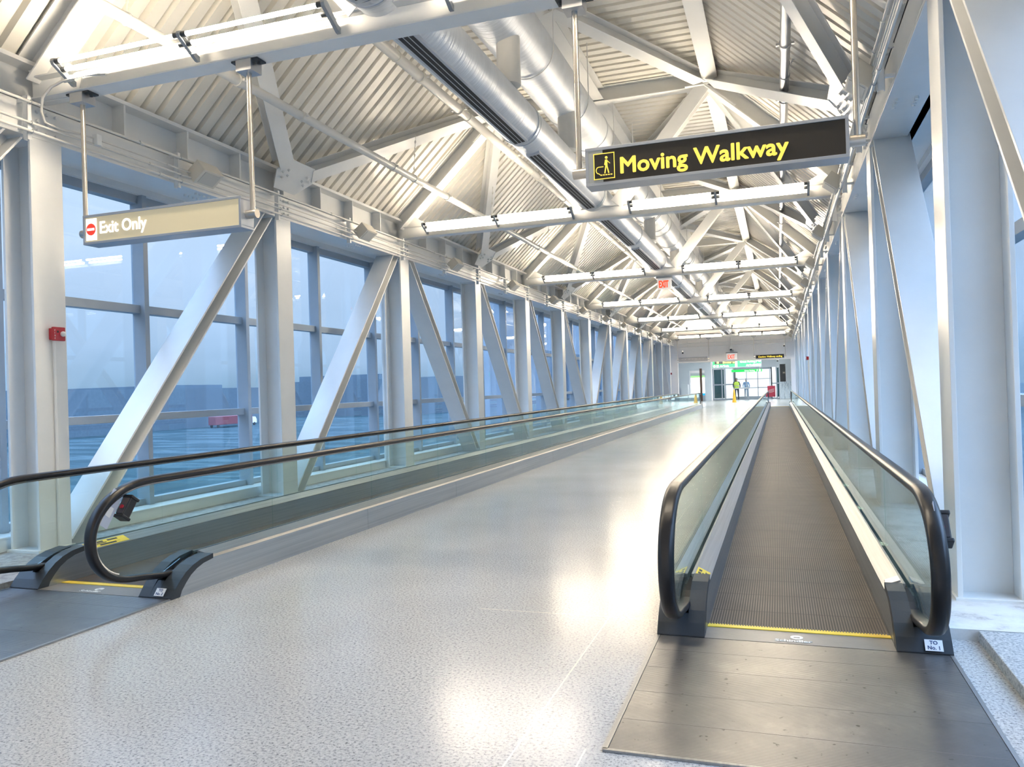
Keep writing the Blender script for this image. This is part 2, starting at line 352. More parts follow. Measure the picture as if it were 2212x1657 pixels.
# ------------------------------------------------------------------ eave girders with stiffeners
for side in (-1, 1):
    s_ = -side; xi = XL if side < 0 else XR; w = WALLN[side]
    def bx(mb, a, b, y0, y1, z0, z1):   # a,b measured inward from the inner face
        x0, x1 = sorted((xi+a*s_, xi+b*s_)); mb.box(x0, x1, y0, y1, z0, z1)
    g = emp('eave_girder', (xi, 20, 3.92), f'long cream steel girder with stiffener plates running along the top of the {w} columns', 'girder')
    mb = MB(); bx(mb, -.34, 0, -4, YEND, 3.92, 3.95); bx(mb, -.03, 0, -4, YEND, 3.95, 4.25); bx(mb, -.34, -.31, -4, YEND, 3.95, 4.25); bx(mb, -.34, 0, -4, YEND, 4.22, 4.25)
    build(mb, 'chord', STEEL, g, bev=.003)
    mb = MB(); bx(mb, -.22, -.14, -4, YEND, 4.25, 4.66); bx(mb, -.15, .03, -4, YEND, 4.58, 4.62); build(mb, 'fascia', STEEL, g)
    n = 0; y = YK(-1)+.94
    while y < YEND and n < 56:
        if abs(((y-P0)/PITCH) % 1) > .06 or True:
            mb = MB(); bx(mb, -.14, .02, y-.012, y+.012, 4.25, 4.58)
            build(mb, 'stiffener', STEEL, g); n += 1
        y += PITCH/4
    # bolt clusters on the splice plates
    mb = MB()
    for k in range(0, KMAX+1):
        for dy in (-.1, .0, .1):
            for zz in (3.99, 4.08, 4.17):
                mb.tube([(xi, YK(k)+dy, zz), (xi+s_*.028, YK(k)+dy, zz)], .017, 6, False)
        for dy in (-.55, -.48, -.41, -.34):
            for dx in (.08, .24):
                mb.tube([(xi-s_*dx, YK(k)+dy-1.1, 3.92), (xi-s_*dx, YK(k)+dy-1.1, 3.895)], .017, 6, False)
    build(mb, 'bolts', STEEL, g, kind='stuff')

# ------------------------------------------------------------------ windows
WN = 0
for side in (-1, 1):
    gx = XL-.82 if side < 0 else XR+.82; s_ = -side
    for k in range(-3, KMAX):
        WN += 1; ya, yb = YK(k), YK(k+1); ym = (ya+yb)/2
        wdw = emp(f'window_{WN}', (gx, ym, 0), kind='structure')
        def bx(mb, a, b, y0, y1, z0, z1):
            x0, x1 = sorted((gx+a*s_, gx+b*s_)); mb.box(x0, x1, y0, y1, z0, z1)
        mb = MB()
        for yy in (ya, ym):
            bx(mb, -.02, .17, yy-.035, yy+.035, .05, 3.90)
        if k == KMAX-1: bx(mb, -.02, .17, yb-.035, yb+.035, .05, 3.90)
        for z0, z1 in ((.16, .26), (1.19, 1.28), (2.48, 2.58), (3.80, 3.92)): bx(mb, -.02, .10, ya, yb, z0, z1)
        build(mb, 'window_frame', FRAME, wdw, bev=.003)
        mb = MB(); bx(mb, -.005, .005, ya, yb, .2, 3.85); build(mb, 'pane', WGLASS, wdw)
    # upstand below, soffit above
    x0, x1 = sorted((gx-.08*s_, gx+.10*s_))
    mb = MB(); mb.box(x0, x1, -6, YEND, -.25, .17); 
    xa, xb = sorted((gx-.10*s_, (XL-.375 if side < 0 else XR+.375)))
    mb.box(xa, xb, -6, YEND, 3.98, 4.08)
    xc, xd = sorted(((XL-.375 if side < 0 else XR+.375), (XL-.44 if side < 0 else XR+.44))); mb.box(xc, xd, -6, YEND, 3.98, 4.30)
    x0, x1 = sorted((gx-.10*s_, gx+.16*s_)); mb.box(x0, x1, -6, YEND, 3.90, 4.30)
    build(mb, 'wall_left' if side < 0 else 'wall_right', STEEL, origin=(gx, 0, 0), kind='structure')
    xr0, xr1 = sorted((gx+.12*s_, gx+.38*s_))
    mb = MB(); mb.box(xr0, xr1, -6, YEND, .0, .17); mb.box(xr0-.01, xr1+.01, -6, YEND, .17, .185); build(mb, 'baseboard_left' if side < 0 else 'baseboard_right', STEEL, kind='structure', bev=.003)

# ------------------------------------------------------------------ corrugated roof deck
EZ, KZ = 4.63, 6.50; KXL, KXR = -4.62, -.88; EXL, EXR = -6.72, 1.22
mb = MB(); PR = .2122; y = 5.0-PR*52
prof = []
while y < YEND+.2:
    prof += [(y, 0), (y+.138, 0), (y+.148, .070), (y+.202, .070)]; y += PR
sl = (KZ-EZ)/(KXL-(-6.6))
def rz(x): return EZ+sl*(x+6.6)
nrm = Vector((-sl, 0, 1)).normalized()
lines_ = [(Vector((EXL, 0, rz(EXL))), Vector((-sl, 0, 1)).normalized()), (Vector((KXL, 0, KZ)), Vector((-.4, 0, 1))), (Vector((KXR, 0, KZ)), Vector((.4, 0, 1))), (Vector((EXR, 0, rz(EXL))), Vector((sl, 0, 1)).normalized())]
n = len(prof)
for a in range(3):
    vs = []
    for (p, u_) in (lines_[a], lines_[a+1]):
        vs += [p+u_*h+Vector((0, yy, 0)) for yy, h in prof]
    mb.add(vs, [(i, i+1, n+i+1, n+i) for i in range(n-1)])
# solid outer skin so that no daylight enters
off = .12
o_pts = [(EXL-.45, rz(EXL)+.0), (KXL-.1, KZ+off), (KXR+.1, KZ+off), (EXR+.45, rz(EXL)+.0), (EXR+.45, rz(EXL)+.1), (KXR+.1, KZ+.3), (KXL-.1, KZ+.3), (EXL-.45, rz(EXL)+.1)]
mb.prism([(a, b) for a, b in o_pts], 'Y', -6, YEND+.2)
build(mb, 'ceiling', DECK, origin=(CXM, 20, 5), kind='structure')
mb = MB(); mb.box(EXL-.45, XL-.23, -6, YEND, 4.31, 4.52); mb.box(XR+.23, EXR+.45, -6, YEND, 4.31, 4.52); build(mb, 'trim_4', DECK, kind='structure', label='closure between the window heads and the roof deck')
mb = MB(); mb.box(-7.6, 2.1, -6.1, -6, -.25, 7); build(mb, 'wall_back', WALLW, kind='structure')

# ------------------------------------------------------------------ roof trusses
def truss():
    y = YK(0)-.08
    t = emp('roof_truss', (CXM, y, 4.26))
    mb = MB(); mb.H((XL+.02, y, 4.365), (XR-.02, y, 4.365), .19, .21, .014, (0, 0, 1)); build(mb, 'tie_beam', STEEL, t, bev=.002)
    mb = MB(); mb.H((KXL+.02, y, 6.36), (KXR-.02, y, 6.36), .20, .26, .014, (0, 0, 1)); build(mb, 'top_chord', STEEL, t, bev=.002)
    for s_, ex, kx in ((-1, -6.55, KXL), (1, 1.05, KXR)):
        a = Vector((ex, y, rz(-6.55)-.16)); b_ = Vector((kx-.06*s_, y, 6.36)); d = (b_-a).normalized()
        mb = MB(); mb.H(a, b_, .28, .25, .016, Vector((0, 1, 0)).cross(d)); build(mb, 'rafter', STEEL, t, bev=.002)
        mb = MB(); mb.H((CXM+.28*s_, y, 4.48), (kx-.10*s_, y, 6.26), .22, .20, .012, (0, 1, 0)); build(mb, 'strut', STEEL, t, bev=.002)
        # folded gusset plates at the knee
        mb = MB(); mb.box(min(kx, kx-.40*s_), max(kx, kx-.40*s_), y-.16, y+.16, 6.235, 6.255)
        e = (a-b_).normalized(); c = b_+e*.28+Vector((0, 0, -.13))
        mb.obox(c, (e, (0, 1, 0), e.cross(Vector((0, 1, 0)))), (.30, .15, .010))
        for i in range(5):
            for sgn in (-1, 1):
                p = c+e*(-.2+.1*i)+Vector((0, .10*sgn, 0)); nn = e.cross(Vector((0, 1, 0))); nn = nn if nn.z < 0 else -nn
                mb.tube([p, p+nn*.03], .018, 6, False)
        build(mb, 'gusset_plate', STEEL, t)
        mb = MB(); x0, x1 = sorted((ex-.0*s_, ex-.42*s_)); mb.prism([(ex, 4.25), (ex-.55*s_, 4.25), (ex-.62*s_, 4.47), (ex-.15*s_, 4.75), (ex, 4.75)], 'Y', y-.008, y+.008); build(mb, 'heel_plate', STEEL, t)
    return t
t0 = truss(); tag(t0, 'nearest cream steel roof truss carrying the two hanging signs', 'roof truss', 'roof trusses across the bridge')
NT = 7
for j in range(1, NT):
    nm = ORD[j] if j < NT-1 else 'farthest'
    copy_tree(t0, (0, 2*PITCH*j, 0), f'{nm} cream steel roof truss counting from the camera, spanning the bridge')
# truss behind the camera side, just outside the top of the frame
copy_tree(t0, (0, -2*PITCH, 0), 'cream steel roof truss above the camera, before the sign-bearing one')
# purlins along the knees and the centre
for x, nm in ((KXL, 'left knee'), (CXM, 'centre'), (KXR, 'right knee')):
    mb = MB(); mb.H((x, -4, 6.37), (x, YEND, 6.37), .24, .22, .013, (0, 0, 1))
    build(mb, 'purlin', STEEL, label=f'long cream steel purlin running under the {nm} line of the roof', cat='purlin', group='roof purlins', bev=.002)
# bracing in the roof planes
for m in range(-1, 2*(NT-1)+1):
    if m % 2 == 0: continue
    ym = YK(m); nb = (m+1)//2
    bay = ORD[nb] if nb < len(ORD) else 'last'
    for dy, fn in ((-PITCH, 'near'), (PITCH, 'far')):
        for s_, ex, kx, w in ((-1, XL+.05, KXL, 'left'), (1, XR-.05, KXR, 'right')):
            a = Vector((ex-.18*s_, ym+math.copysign(.3, dy), 4.62)); b_ = Vector((kx+.06*s_, ym+dy*.93-.08, 6.26))
            mb = MB(); mb.H(a, b_, .22, .19, .012, Vector((sl*s_*1.0, 0, 1)).normalized())
            build(mb, 'roof_brace', STEEL, label=f'cream brace on {w} roof slope, {fn} side of {bay} roof bay from the camera', cat='roof brace', group='sloping roof braces', bev=.002)
        for s_, kx, w in ((-1, KXL, 'left'), (1, KXR, 'right')):
            a = Vector((CXM+.14*s_, ym+math.copysign(.22, dy), 6.30)); b_ = Vector((kx-.16*s_, ym+dy*.92-.08, 6.30))
            mb = MB(); mb.H(a, b_, .22, .18, .012, (0, 0, 1))
            build(mb, 'roof_brace', STEEL, label=f'level cream roof brace left of the middle, {fn} side of {bay} roof bay'.replace('left of', f'{w} of'), cat='roof brace', group='flat roof braces', bev=.002)
    for s_, ex, w in ((-1, XL, 'left'), (1, XR, 'right')):
        g = emp('gusset_plate', (ex, ym, 4.5), f'bolted cream gusset plate at the {w} eave in the {bay} roof bay', 'gusset plate', 'eave gusset plates')
        U = Vector((-s_, 0, sl)).normalized(); Nn = Vector((s_*sl, 0, 1)).normalized()*-1
        c = Vector((ex-.10*s_, ym, 4.40)); mb = MB()
        pl = [(-.24, -.12), (.24, -.12), (.42, .14), (.26, .36), (-.26, .36), (-.42, .14)]
        mb.ext(pl, c, c+Nn*.014, Vector((0, 1, 0)), U); build(mb, 'plate', STEEL, g)
        mb = MB()
        for sg in (-1, 1):
            for i in range(2):
                for j in range(2):
                    p = c+Nn*.014+Vector((0, sg*(.17+.08*i+.05*j), 0))+U*(.12+.08*j-.05*i); mb.tube([p, p+Nn*.035], .02, 6, False)
        build(mb, 'bolts', STEEL, g, kind='stuff')

# ------------------------------------------------------------------ lamp fixtures
def lamp(x0, x1):
    y = YK(0)-.08-.095
    L_ = emp('fluorescent_light', ((x0+x1)/2, y, 4.40))
    xm = (x0+x1)/2
    for x in (x0, xm, x1):
        mb = MB(); pl = [(y-.004, 4.285), (y-.004, 4.33), (y-.05, 4.345), (y-.19, 4.455), (y-.215, 4.463), (y-.24, 4.455), (y-.248, 4.43), (y-.235, 4.405), (y-.03, 4.285)]
        mb.prism(pl, 'X', x-.016, x+.016); build(mb, 'bracket', LAMPM, L_, bev=.003)
        sd = [-1, 1] if x == xm else ([1] if x == x0 else [-1])
        for sg in sd:
            mb = MB()
            for (ty, tz) in ((y-.215, 4.432), (y-.150, 4.385)): mb.tube([(x+sg*.010, ty, tz), (x+sg*.065, ty, tz)], .024, 10)
            mb.bar((x+sg*.016, y-.225, 4.440), (x+sg*.016, y-.14, 4.378), .012, .03); build(mb, 'lamp_holder', DARKM, L_)
    for a, b_ in ((x0+.02, xm-.02), (xm+.02, x1-.02)):
        mb = MB(); t = .006
        mb.prism([(y-.112, 4.312), (y-.106, 4.310), (y-.006, 4.408), (y-.012, 4.414)], 'X', a, b_); build(mb, 'reflector', REFL, L_)
        for (ty, tz) in ((y-.215, 4.432), (y-.150, 4.385)):
            mb = MB(); mb.tube([(a+.05, ty, tz), (b_-.05, ty, tz)], .0185, 7); build(mb, 'fluorescent_tube', TUBE, L_)
    mb = MB(); mb.tube([(x0-.05, y+.03, 4.46), (x1+.25, y+.03, 4.46)], .012, 8); build(mb, 'conduit', PIPE, L_)
    return L_
for x0, x1, w in ((-5.93, -3.20, 'left'), (-2.23, .53, 'right')):
    l0 = lamp(x0, x1); tag(l0, f'nearest twin fluorescent light on the {w} half of the first truss beam', 'light', 'fluorescent lights on the truss beams')
    copy_tree(l0, (0, -2*PITCH, 0), f'fluorescent light above the camera on the {w} half of the beam')
    for j in range(1, NT):
        nm = ORD[j] if j < NT-1 else 'farthest'
        copy_tree(l0, (0, 2*PITCH*j, 0), f'lit twin fluorescent light on the {w} half of the {nm} truss beam')

# ------------------------------------------------------------------ ducts
DX, DZ, DR = -2.88, 4.66, .25
d = emp('supply_duct', (DX, 20, DZ), 'long round silver supply duct with black slot vents running between the lights', 'duct')
mb = MB(); mb.tube([(DX, y, DZ) for y in (-3, 10, 20, 30, 40, YEND-.6)], DR, 40); build(mb, 'duct_body', DUCT, d)
yy = YK(0)-3.9; 
while yy < YEND-2:
    y1 = yy+3.55
    mb = MB(); mb.tube([(DX, y1, DZ), (DX, y1+.05, DZ)], DR+.012, 40); mb.tube([(DX, y1+.09, DZ), (DX, y1+.11, DZ)], DR+.008, 40); build(mb, 'joint_ring', DUCTS, d)
    a = math.radians(277); r_ = Vector((math.cos(a), 0, math.sin(a))); tn = Vector((-math.sin(a), 0, math.cos(a)))
    c = Vector((DX, (yy+.22+y1)/2, DZ))+r_*(DR-.005)
    mb = MB(); mb.obox(c, ((0, 1, 0), tn, r_), ((y1-yy-.26)/2, .088, .022)); sd = build(mb, 'slot_diffuser', DUCTS, d)
    mb = MB()
    for q in (-.046, 0, .046): mb.obox(c+r_*.021+tn*q, ((0, 1, 0), tn, r_), ((y1-yy-.36)/2, .018, .003))
    build(mb, 'slot', BLACK, sd)
    yy += PITCH
BX, BZ, BR = -2.85, 5.66, .335
d = emp('main_duct', (BX, 20, BZ), 'large wrinkled silver duct hung above the supply duct under the roof', 'duct')
mb = MB(); mb.tube([(BX, y, BZ) for y in (-3, 10, 20, 30, 40, YEND-1)], BR, 48); build(mb, 'duct_body', DUCT, d)
for i, y in enumerate([4.7, 8.35, 10.95, 15.8, 18.6, 23.3, 26.2, 30.8, 33.6, 38.4, 41.0, 46]):
    mb = MB(); mb.tube([(BX+.08, y, DZ+.2), (BX+.08, y, BZ-.2)], .135, 24); build(mb, 'branch_duct', PIPE, d)
for y in (6.5, 12.6, 18.9, 20, 25.5, 26.6, 33, 34, 41):
    mb = MB(); mb.tube([(BX, y, BZ), (BX, y+.04, BZ)], BR+.012, 48); build(mb, 'joint_ring', DUCTS, d)
y = 3.7
while y < 48:
    mb = MB(); R_ = BR+.012
    mb.tube([(BX-R_, y, KZ-.02), (BX-R_, y, BZ)]+[(BX+R_*math.cos(t), y, BZ+R_*math.sin(t)) for t in [PI+i*PI/16 for i in range(1, 16)]]+[(BX+R_, y, BZ), (BX+R_, y, KZ-.02)], .007, 6)
    build(mb, 'hanger_strap', STEEL, d); y += 1.88
# round duct stub at the left, far
mb = MB(); mb.tube([(-3.75, 39.6, 5.03), (-3.75, 41.0, 5.03)], .42, 32); build(mb, 'duct_drum', PIPE, label='round cream duct end hanging left of the silver ducts far down the roof', cat='duct')

# ------------------------------------------------------------------ pipes
def pipe(name, x, z, r, y0, y1, clamps, m, label, hang=None):
    p = emp(name, (x, (y0+y1)/2, z), label, 'pipe')
    mb = MB(); mb.tube([(x, y0, z), (x, y1, z)], r, 16); build(mb, 'pipe_run', m, p)
    for y in clamps:
        mb = MB(); mb.tube([(x, y-.03, z), (x, y+.03, z)], r*1.22, 16); mb.box(x-r*1.8, x+r*1.8, y-.02, y+.02, z-.012, z+.012); build(mb, 'coupling', m, p)
    if hang:
        for y, hx, hz in hang:
            mb = MB(); pts = []
            n_ = 7
            for i in range(n_):
                t = i/(n_-1); c = Vector((x, y, z+r)).lerp(Vector((hx, y, hz)), t); mb.tube([c+Vector((.012*math.cos(a), 0, .022*math.sin(a))) if i % 2 else c+Vector((0, .012*math.cos(a), .022*math.sin(a))) for a in [k*PI/4 for k in range(9)]], .004, 5, caps=False)
            mb.tube([(x, y, z+r), (hx, y, hz)], .004, 5)
            mb.tube([(x+(r+.004)*math.cos(a), y, z+(r+.004)*math.sin(a)) for a in [k*PI/8 for k in range(17)]], .006, 5, caps=False)
            build(mb, 'hanger', m, p)
    return p
pipe('sprinkler_pipe', -5.3, 4.78, .052, -3, YEND-2, [6.9, 8.05, 10.4, 12.4, 14.3, 17.8, 21.5, 25, 29, 33, 37, 41, 45], PIPE, 'thin cream sprinkler pipe running along the left roof slope above the lights', [(y, -5.25, 5.45) for y in (5.4, 11.1, 14.6, 18.6, 22.4, 26, 30, 34, 38, 42)])
pipe('water_pipe', -4.3, 5.55, .066, -3, YEND-2, [7.9, 9.3, 10.6, 13.1, 14.6, 16.5, 20, 23.5, 27, 31, 35, 39, 43], PIPE, 'thick cream pipe with couplings running left of the silver ducts', [(y, -4.3, 6.45) for y in (6.3, 8.6, 10.9, 14.1, 17.9, 21.6, 25.4, 29, 33, 37, 41)])
pipe('drain_pipe', .19, 5.2, .055, 3, YEND-2, [9.26, 11.1, 13.4, 17, 19.6, 24, 28, 32, 37, 42, 46], ALU, 'thin bare metal pipe running along the right roof slope', [(y, .34, 5.42) for y in (10.2, 13.9, 17.8, 21.5, 25.5, 29, 33, 37, 41)])

# conduits on both eave girders, on strut brackets
for side in (-1, 1):
    s_ = -side; xi = XL if side < 0 else XR; w = WALLN[side]
    zs = ((.15, 4.18, .014), (.15, 3.99, .012), (.16, 3.91, .014), (.15, 4.05, .008))
    for i, (dx, z, r) in enumerate(zs):
        nm = ('topmost', 'third', 'lowest', 'thin second')[i]
        x = xi+dx*s_; c = emp('electrical_conduit', (x, 20, z), f'{nm} of the four cream electrical conduits along the {w} eave girder', 'conduit', f'conduits along the {w} eave')
        ys = -2 if i < 3 else 5.9
        mb = MB(); mb.tube([(x, ys, z), (x, YEND-.2, z)], r, 10); build(mb, 'conduit_run', PIPE, c)
        for k in range(0, 12):
            mb = MB(); y = YK(k)+1.0+.13*i; mb.tube([(x, y, z), (x, y+.06, z)], r*1.5, 10); build(mb, 'coupling', PIPE, c)
    k = 0; y = YK(0)-.28; first = None
    while y < YEND-1:
        x = xi+.105*s_
        if first is None:
            b0 = emp('conduit_bracket', (x, y, 3.84)); first = b0
            mb = MB(); mb.box(x-.035, x-.028, y-.02, y+.02, 3.84, 4.24); mb.box(x+.018, x+.025, y-.02, y+.02, 3.84, 4.24); mb.box(x-.035, x+.025, y-.02, y-.014, 3.84, 4.24); build(mb, 'strut_channel', STEEL, b0)
            mb = MB()
            for dx, z, r in zs[:3]: mb.tube([(xi+dx*s_+(r+.003)*math.cos(a), y, z+(r+.003)*math.sin(a)) for a in [q*PI/6 for q in range(13)]], .004, 5, caps=False)
            build(mb, 'pipe_clamps', ALU, b0); y0 = y
            xx0, xx1 = sorted((xi, x)); mb = MB(); mb.box(xx0, xx1, y-.015, y+.015, 4.19, 4.22); mb.box(xx0, xx1, y-.015, y+.015, 3.945, 3.97); build(mb, 'arm', STEEL, b0)
            tag(b0, f'nearest metal strut bracket holding the conduits on the {w} eave girder', 'bracket', f'conduit brackets on the {w} eave girder')
        else:
            nm = ORD[k] if k < 12 else ('thirteenth' if k == 12 else f'number {k+1}')
            nms = ['', 'second', 'third', 'fourth', 'fifth', 'sixth', 'seventh', 'eighth', 'ninth', 'tenth', 'eleventh', 'twelfth', 'thirteenth', 'fourteenth', 'fifteenth', 'sixteenth', 'seventeenth', 'eighteenth', 'nineteenth', 'twentieth', 'twenty-first', 'twenty-second', 'twenty-third', 'twenty-fourth', 'twenty-fifth', 'twenty-sixth', 'twenty-seventh']
            copy_tree(first, (0, y-y0, 0), f'{nms[k]} metal strut bracket from the near end on the {w} eave girder')
        k += 1; y += PITCH/2 if k % 2 else PITCH/2
    # speakers
    x = xi+.22*s_
    def speaker():
        y = YK(0)+1.92; s0 = emp('wall_speaker', (x, y, 3.9))
        ax = Vector((s_*.62, -.02, -.78)).normalized()      # facing direction
        rr = Vector((0, 1, 0)).cross(ax).normalized(); uu = ax.cross(rr).normalized()
        c = Vector((x, y, 4.06)); mb = MB()
        mb.obox(c, (rr, uu, ax), (.105, .165, .085)); build(mb, 'housing', SPKM, s0, bev=.006)
        mb = MB(); mb.obox(c+ax*.087, (rr, uu, ax), (.080, .125, .003)); build(mb, 'grille', GRILLE, s0)
        mb = MB(); mb.bar(c-ax*.07, (xi+.05*s_, y, 4.1), .03, .03); build(mb, 'mount', STEEL, s0)
        return s0
    GRILLE = mat('perforated speaker grille', (.55, .54, .50), .6)
    s0 = speaker(); tag(s0, f'nearest boxy ivory speaker tilted down from the {w} eave girder', 'speaker', f'speakers along the {w} eave')
    for j in range(1, 12): copy_tree(s0, (0, PITCH*j, 0), f'{ORD[j] if j < 11 else "farthest"} boxy ivory speaker from the camera on the {w} eave girder')
# flexible conduit dropping off the nearest beam, with fitting
c = emp('flexible_conduit', (-6.2, 5.45, 4.2), 'thin cream conduit curving down from the nearest beam to the left eave', 'conduit')
mb = MB(); pts = [(-5.55, 5.40, 4.33), (-5.75, 5.36, 4.345), (-5.95, 5.34, 4.33), (-6.12, 5.34, 4.29), (-6.25, 5.36, 4.22), (-6.32, 5.40, 4.12), (-6.35, 5.46, 4.04), (-6.35, 5.6, 4.02), (-6.35, 5.9, 4.05)]
mb.tube(pts, .012, 8); build(mb, 'tube', PIPE, c)
mb = MB(); mb.obox((-5.93, 5.345, 4.332), ((1, 0, 0), (0, 1, 0), (0, 0, 1)), (.06, .02, .022)); build(mb, 'junction_fitting', PIPE, c, bev=.005)
mb = MB(); mb.box(-6.36, -6.30, 6.0, 6.06, 3.98, 4.09); build(mb, 'junction_box', STEEL, origin=(-6.33, 6.03, 3.98), label='small cream junction box on the left conduits behind the nearest sign pole', cat='junction box', bev=.006)

# ------------------------------------------------------------------ hanging signs
def hang_sign(name, x0, x1, z0, z1, y, dep, polexs, label, face, beamz=4.26, pr=.021):
    s0 = emp(name, ((x0+x1)/2, y, z0), label, 'sign')
    f = .022
    mb = MB(); mb.box(x0, x1, y-dep/2, y+dep/2, z0, z0+f); mb.box(x0, x1, y-dep/2, y+dep/2, z1-f, z1); mb.box(x0, x0+f, y-dep/2, y+dep/2, z0+f, z1-f); mb.box(x1-f, x1, y-dep/2, y+dep/2, z0+f, z1-f)
    build(mb, 'frame', SIGNF, s0, bev=.002)
    mb = MB(); mb.box(x0+f, x1-f, y-dep/2+.008, y+dep/2-.008, z0+f, z1-f); build(mb, 'panel', face, s0)
    for px in polexs:
        mb = MB(); mb.tube([(px, y, z0+.14), (px, y, beamz-.1)], [pr*1.0, pr*1.0], 16); mb.tube([(px, y, beamz-.62), (px, y, beamz-.61)], pr*1.08, 16); build(mb, 'pole', POLE, s0)
        inner = x0 if abs(px-x0) < abs(px-x1) else x1; dr = 1 if inner > px else -1
        mb = MB(); mb.tube([(px-dr*.045, y, z0+.12), (inner, y, z0+.12)], pr*1.75, 18); build(mb, 'arm', POLE, s0)
        mb = MB(); mb.box(px-.075, px+.075, y-.075, y+.075, beamz-.10, beamz-.006); hb = build(mb, 'mounting_box', ALU, s0, bev=.002)
        mb = MB(); mb.box(px-.13, px+.13, y-.06, y+.06, beamz-.016, beamz-.001); 
        for sg in (-1, 1): mb.tube([(px+sg*.105, y, beamz-.016), (px+sg*.105, y, beamz-.04)], .014, 8, False)
        build(mb, 'clamp_plate', DARKM, s0)
    return s0
ysg = YK(0)-.08
CREAM = mat('back lit cream panel', (.62, .55, .38), .45, emit=(.80, .68, .42), es=.22)
BRN = mat('very dark brown panel', (.022, .018, .013), .42)
SGY = mat('sign letter yellow', (.95, .80, .12), .4, emit=(1, .72, .10), es=.5)
SGW = mat('sign letter white', (.9, .9, .88), .4, emit=(1, .97, .92), es=.75)
SGR = mat('sign red', (.75, .04, .02), .4, emit=(.9, .06, .02), es=.45)
s1 = hang_sign('exit_only_sign', -5.90, -4.19, 2.855, 3.12, ysg, .17, (-5.955, -4.135), 'hanging cream sign reading Exit Only with a red no-entry symbol, on two poles', CREAM)
yf = ysg-.085+.004
text('Exit Only', 'lettering', SGW, s1, (-5.715, yf, 2.945), .150, bold=.0026, sx=.93)
mb = MB(); mb.box(-5.865, -5.745, yf-.002, yf+.003, 2.89, 3.085); ic = build(mb, 'symbol_square', SGW, s1)
mb = MB(); mb.tube([(-5.805, yf-.0025, 2.987), (-5.805, yf-.006, 2.987)], .053, 28); build(mb, 'red_disc', SGR, ic)
mb = MB(); mb.box(-5.847, -5.763, yf-.008, yf-.006, 2.976, 2.998); build(mb, 'white_bar', SGW, ic)
s2 = hang_sign('moving_walkway_sign', -1.25, .48, 2.86, 3.13, ysg, .17, (-1.315, .535), 'hanging black sign reading Moving Walkway in yellow letters, above the right walkway', BRN)
SO = Vector((.035, 0, -.045))
text('Moving Walkway', 'lettering', SGY, s2, (-1.01, yf, 2.93), .158, bold=.0042, sx=1.02)
GREYP = mat('pale grey sign panel', (.42, .44, .43), .4)
mb = MB(); mb.box(-1.228, -1.125, yf-.001, yf+.003, 2.882, 3.108); build(mb, 'grey_strip', GREYP, s2)
px0, px1, pz0, pz1 = -1.225, -1.075, 2.945, 3.128
mb = MB(); mb.box(px0, px1, yf-.004, yf-.001, pz0, pz1); mb.v = [v+SO for v in mb.v]; pg = build(mb, 'pictogram_panel', BRN, s2)
mb = MB(); t = .005; yy0, yy1 = yf-.008, yf-.004
mb.box(px0, px1, yy0, yy1, pz0, pz0+t); mb.box(px0, px1, yy0, yy1, pz1-t, pz1); mb.box(px0, px0+t, yy0, yy1, pz0, pz1); mb.box(px1-t, px1, yy0, yy1, pz0, pz1)
yc = yf-.006
mb.tube([(-1.133, yc-.003, 3.095), (-1.133, yc+.003, 3.095)], .0095, 14)
def st(a, b_, w_): mb.bar((a[0], yc, a[1]), (b_[0], yc, b_[1]), .004, w_, (0, 0, 1) if abs(a[0]-b_[0]) > abs(a[1]-b_[1]) else (1, 0, 0))
st((-1.135, 3.08), (-1.134, 3.035), .016); st((-1.137, 3.038), (-1.146, 2.985), .008); st((-1.131, 3.038), (-1.118, 2.985), .008); st((-1.140, 3.075), (-1.147, 3.045), .005); st((-1.130, 3.075), (-1.108, 3.052), .005)
arc = [(-1.155, 3.032)]+[(-1.190-.018*math.sin(a), 3.009+.023*math.cos(a)) for a in [i*PI/8 for i in range(9)]]+[(-1.178, 2.976)]
for a, b_ in zip(arc[:-1], arc[1:]): mb.bar((a[0], yc, a[1]), (b_[0], yc, b_[1]), .005, .006, (0, 1, 0))
for i in range(5): st((-1.178+.018*i, 2.974), (-1.165+.018*i, 2.974), .007)
mb.v = [v+SO for v in mb.v]; build(mb, 'walkway_symbol', SGY, pg)

# exit signs
WEX = mat('exit sign white face', (.8, .79, .77), .4, emit=(1, .95, .9), es=.25)
def exit_sign(x, y, z, w_, h_, label, top):
    s0 = emp('exit_sign', (x, y, z), label, 'sign')
    mb = MB(); mb.box(x-w_/2, x+w_/2, y-.025, y+.025, z, z+h_); build(mb, 'face', WEX, s0, bev=.003)
    mb = MB(); mb.box(x-w_*.58, x+w_*.58, y-.05, y+.05, z+h_, z+h_+.05); build(mb, 'canopy', LAMPM, s0)
    if top > z+h_+.06: mb = MB(); mb.tube([(x, y, z+h_+.05), (x, y, top)], .015, 8); build(mb, 'stem', STEEL, s0)
    t_ = text('EXIT', 'lettering', MATS['exit red'], s0, (x-w_*.40, y-.028, z+h_*.16), h_*.88, bold=.008, sx=w_*.80/(h_*.88*2.05)*.86)
    return s0
mat('exit red', (.8, .06, .02), .4, emit=(1, .10, .03), es=.6)
ye = YK(4)-.08
exit_sign(-2.71, ye-.1, 3.90, .36, .285, 'white box sign with red EXIT letters under the third beam and duct', 4.26)
exit_sign(-2.74, 51.45, 2.86, .62, .42, 'far white box sign with red EXIT letters on the end wall', 3.3)

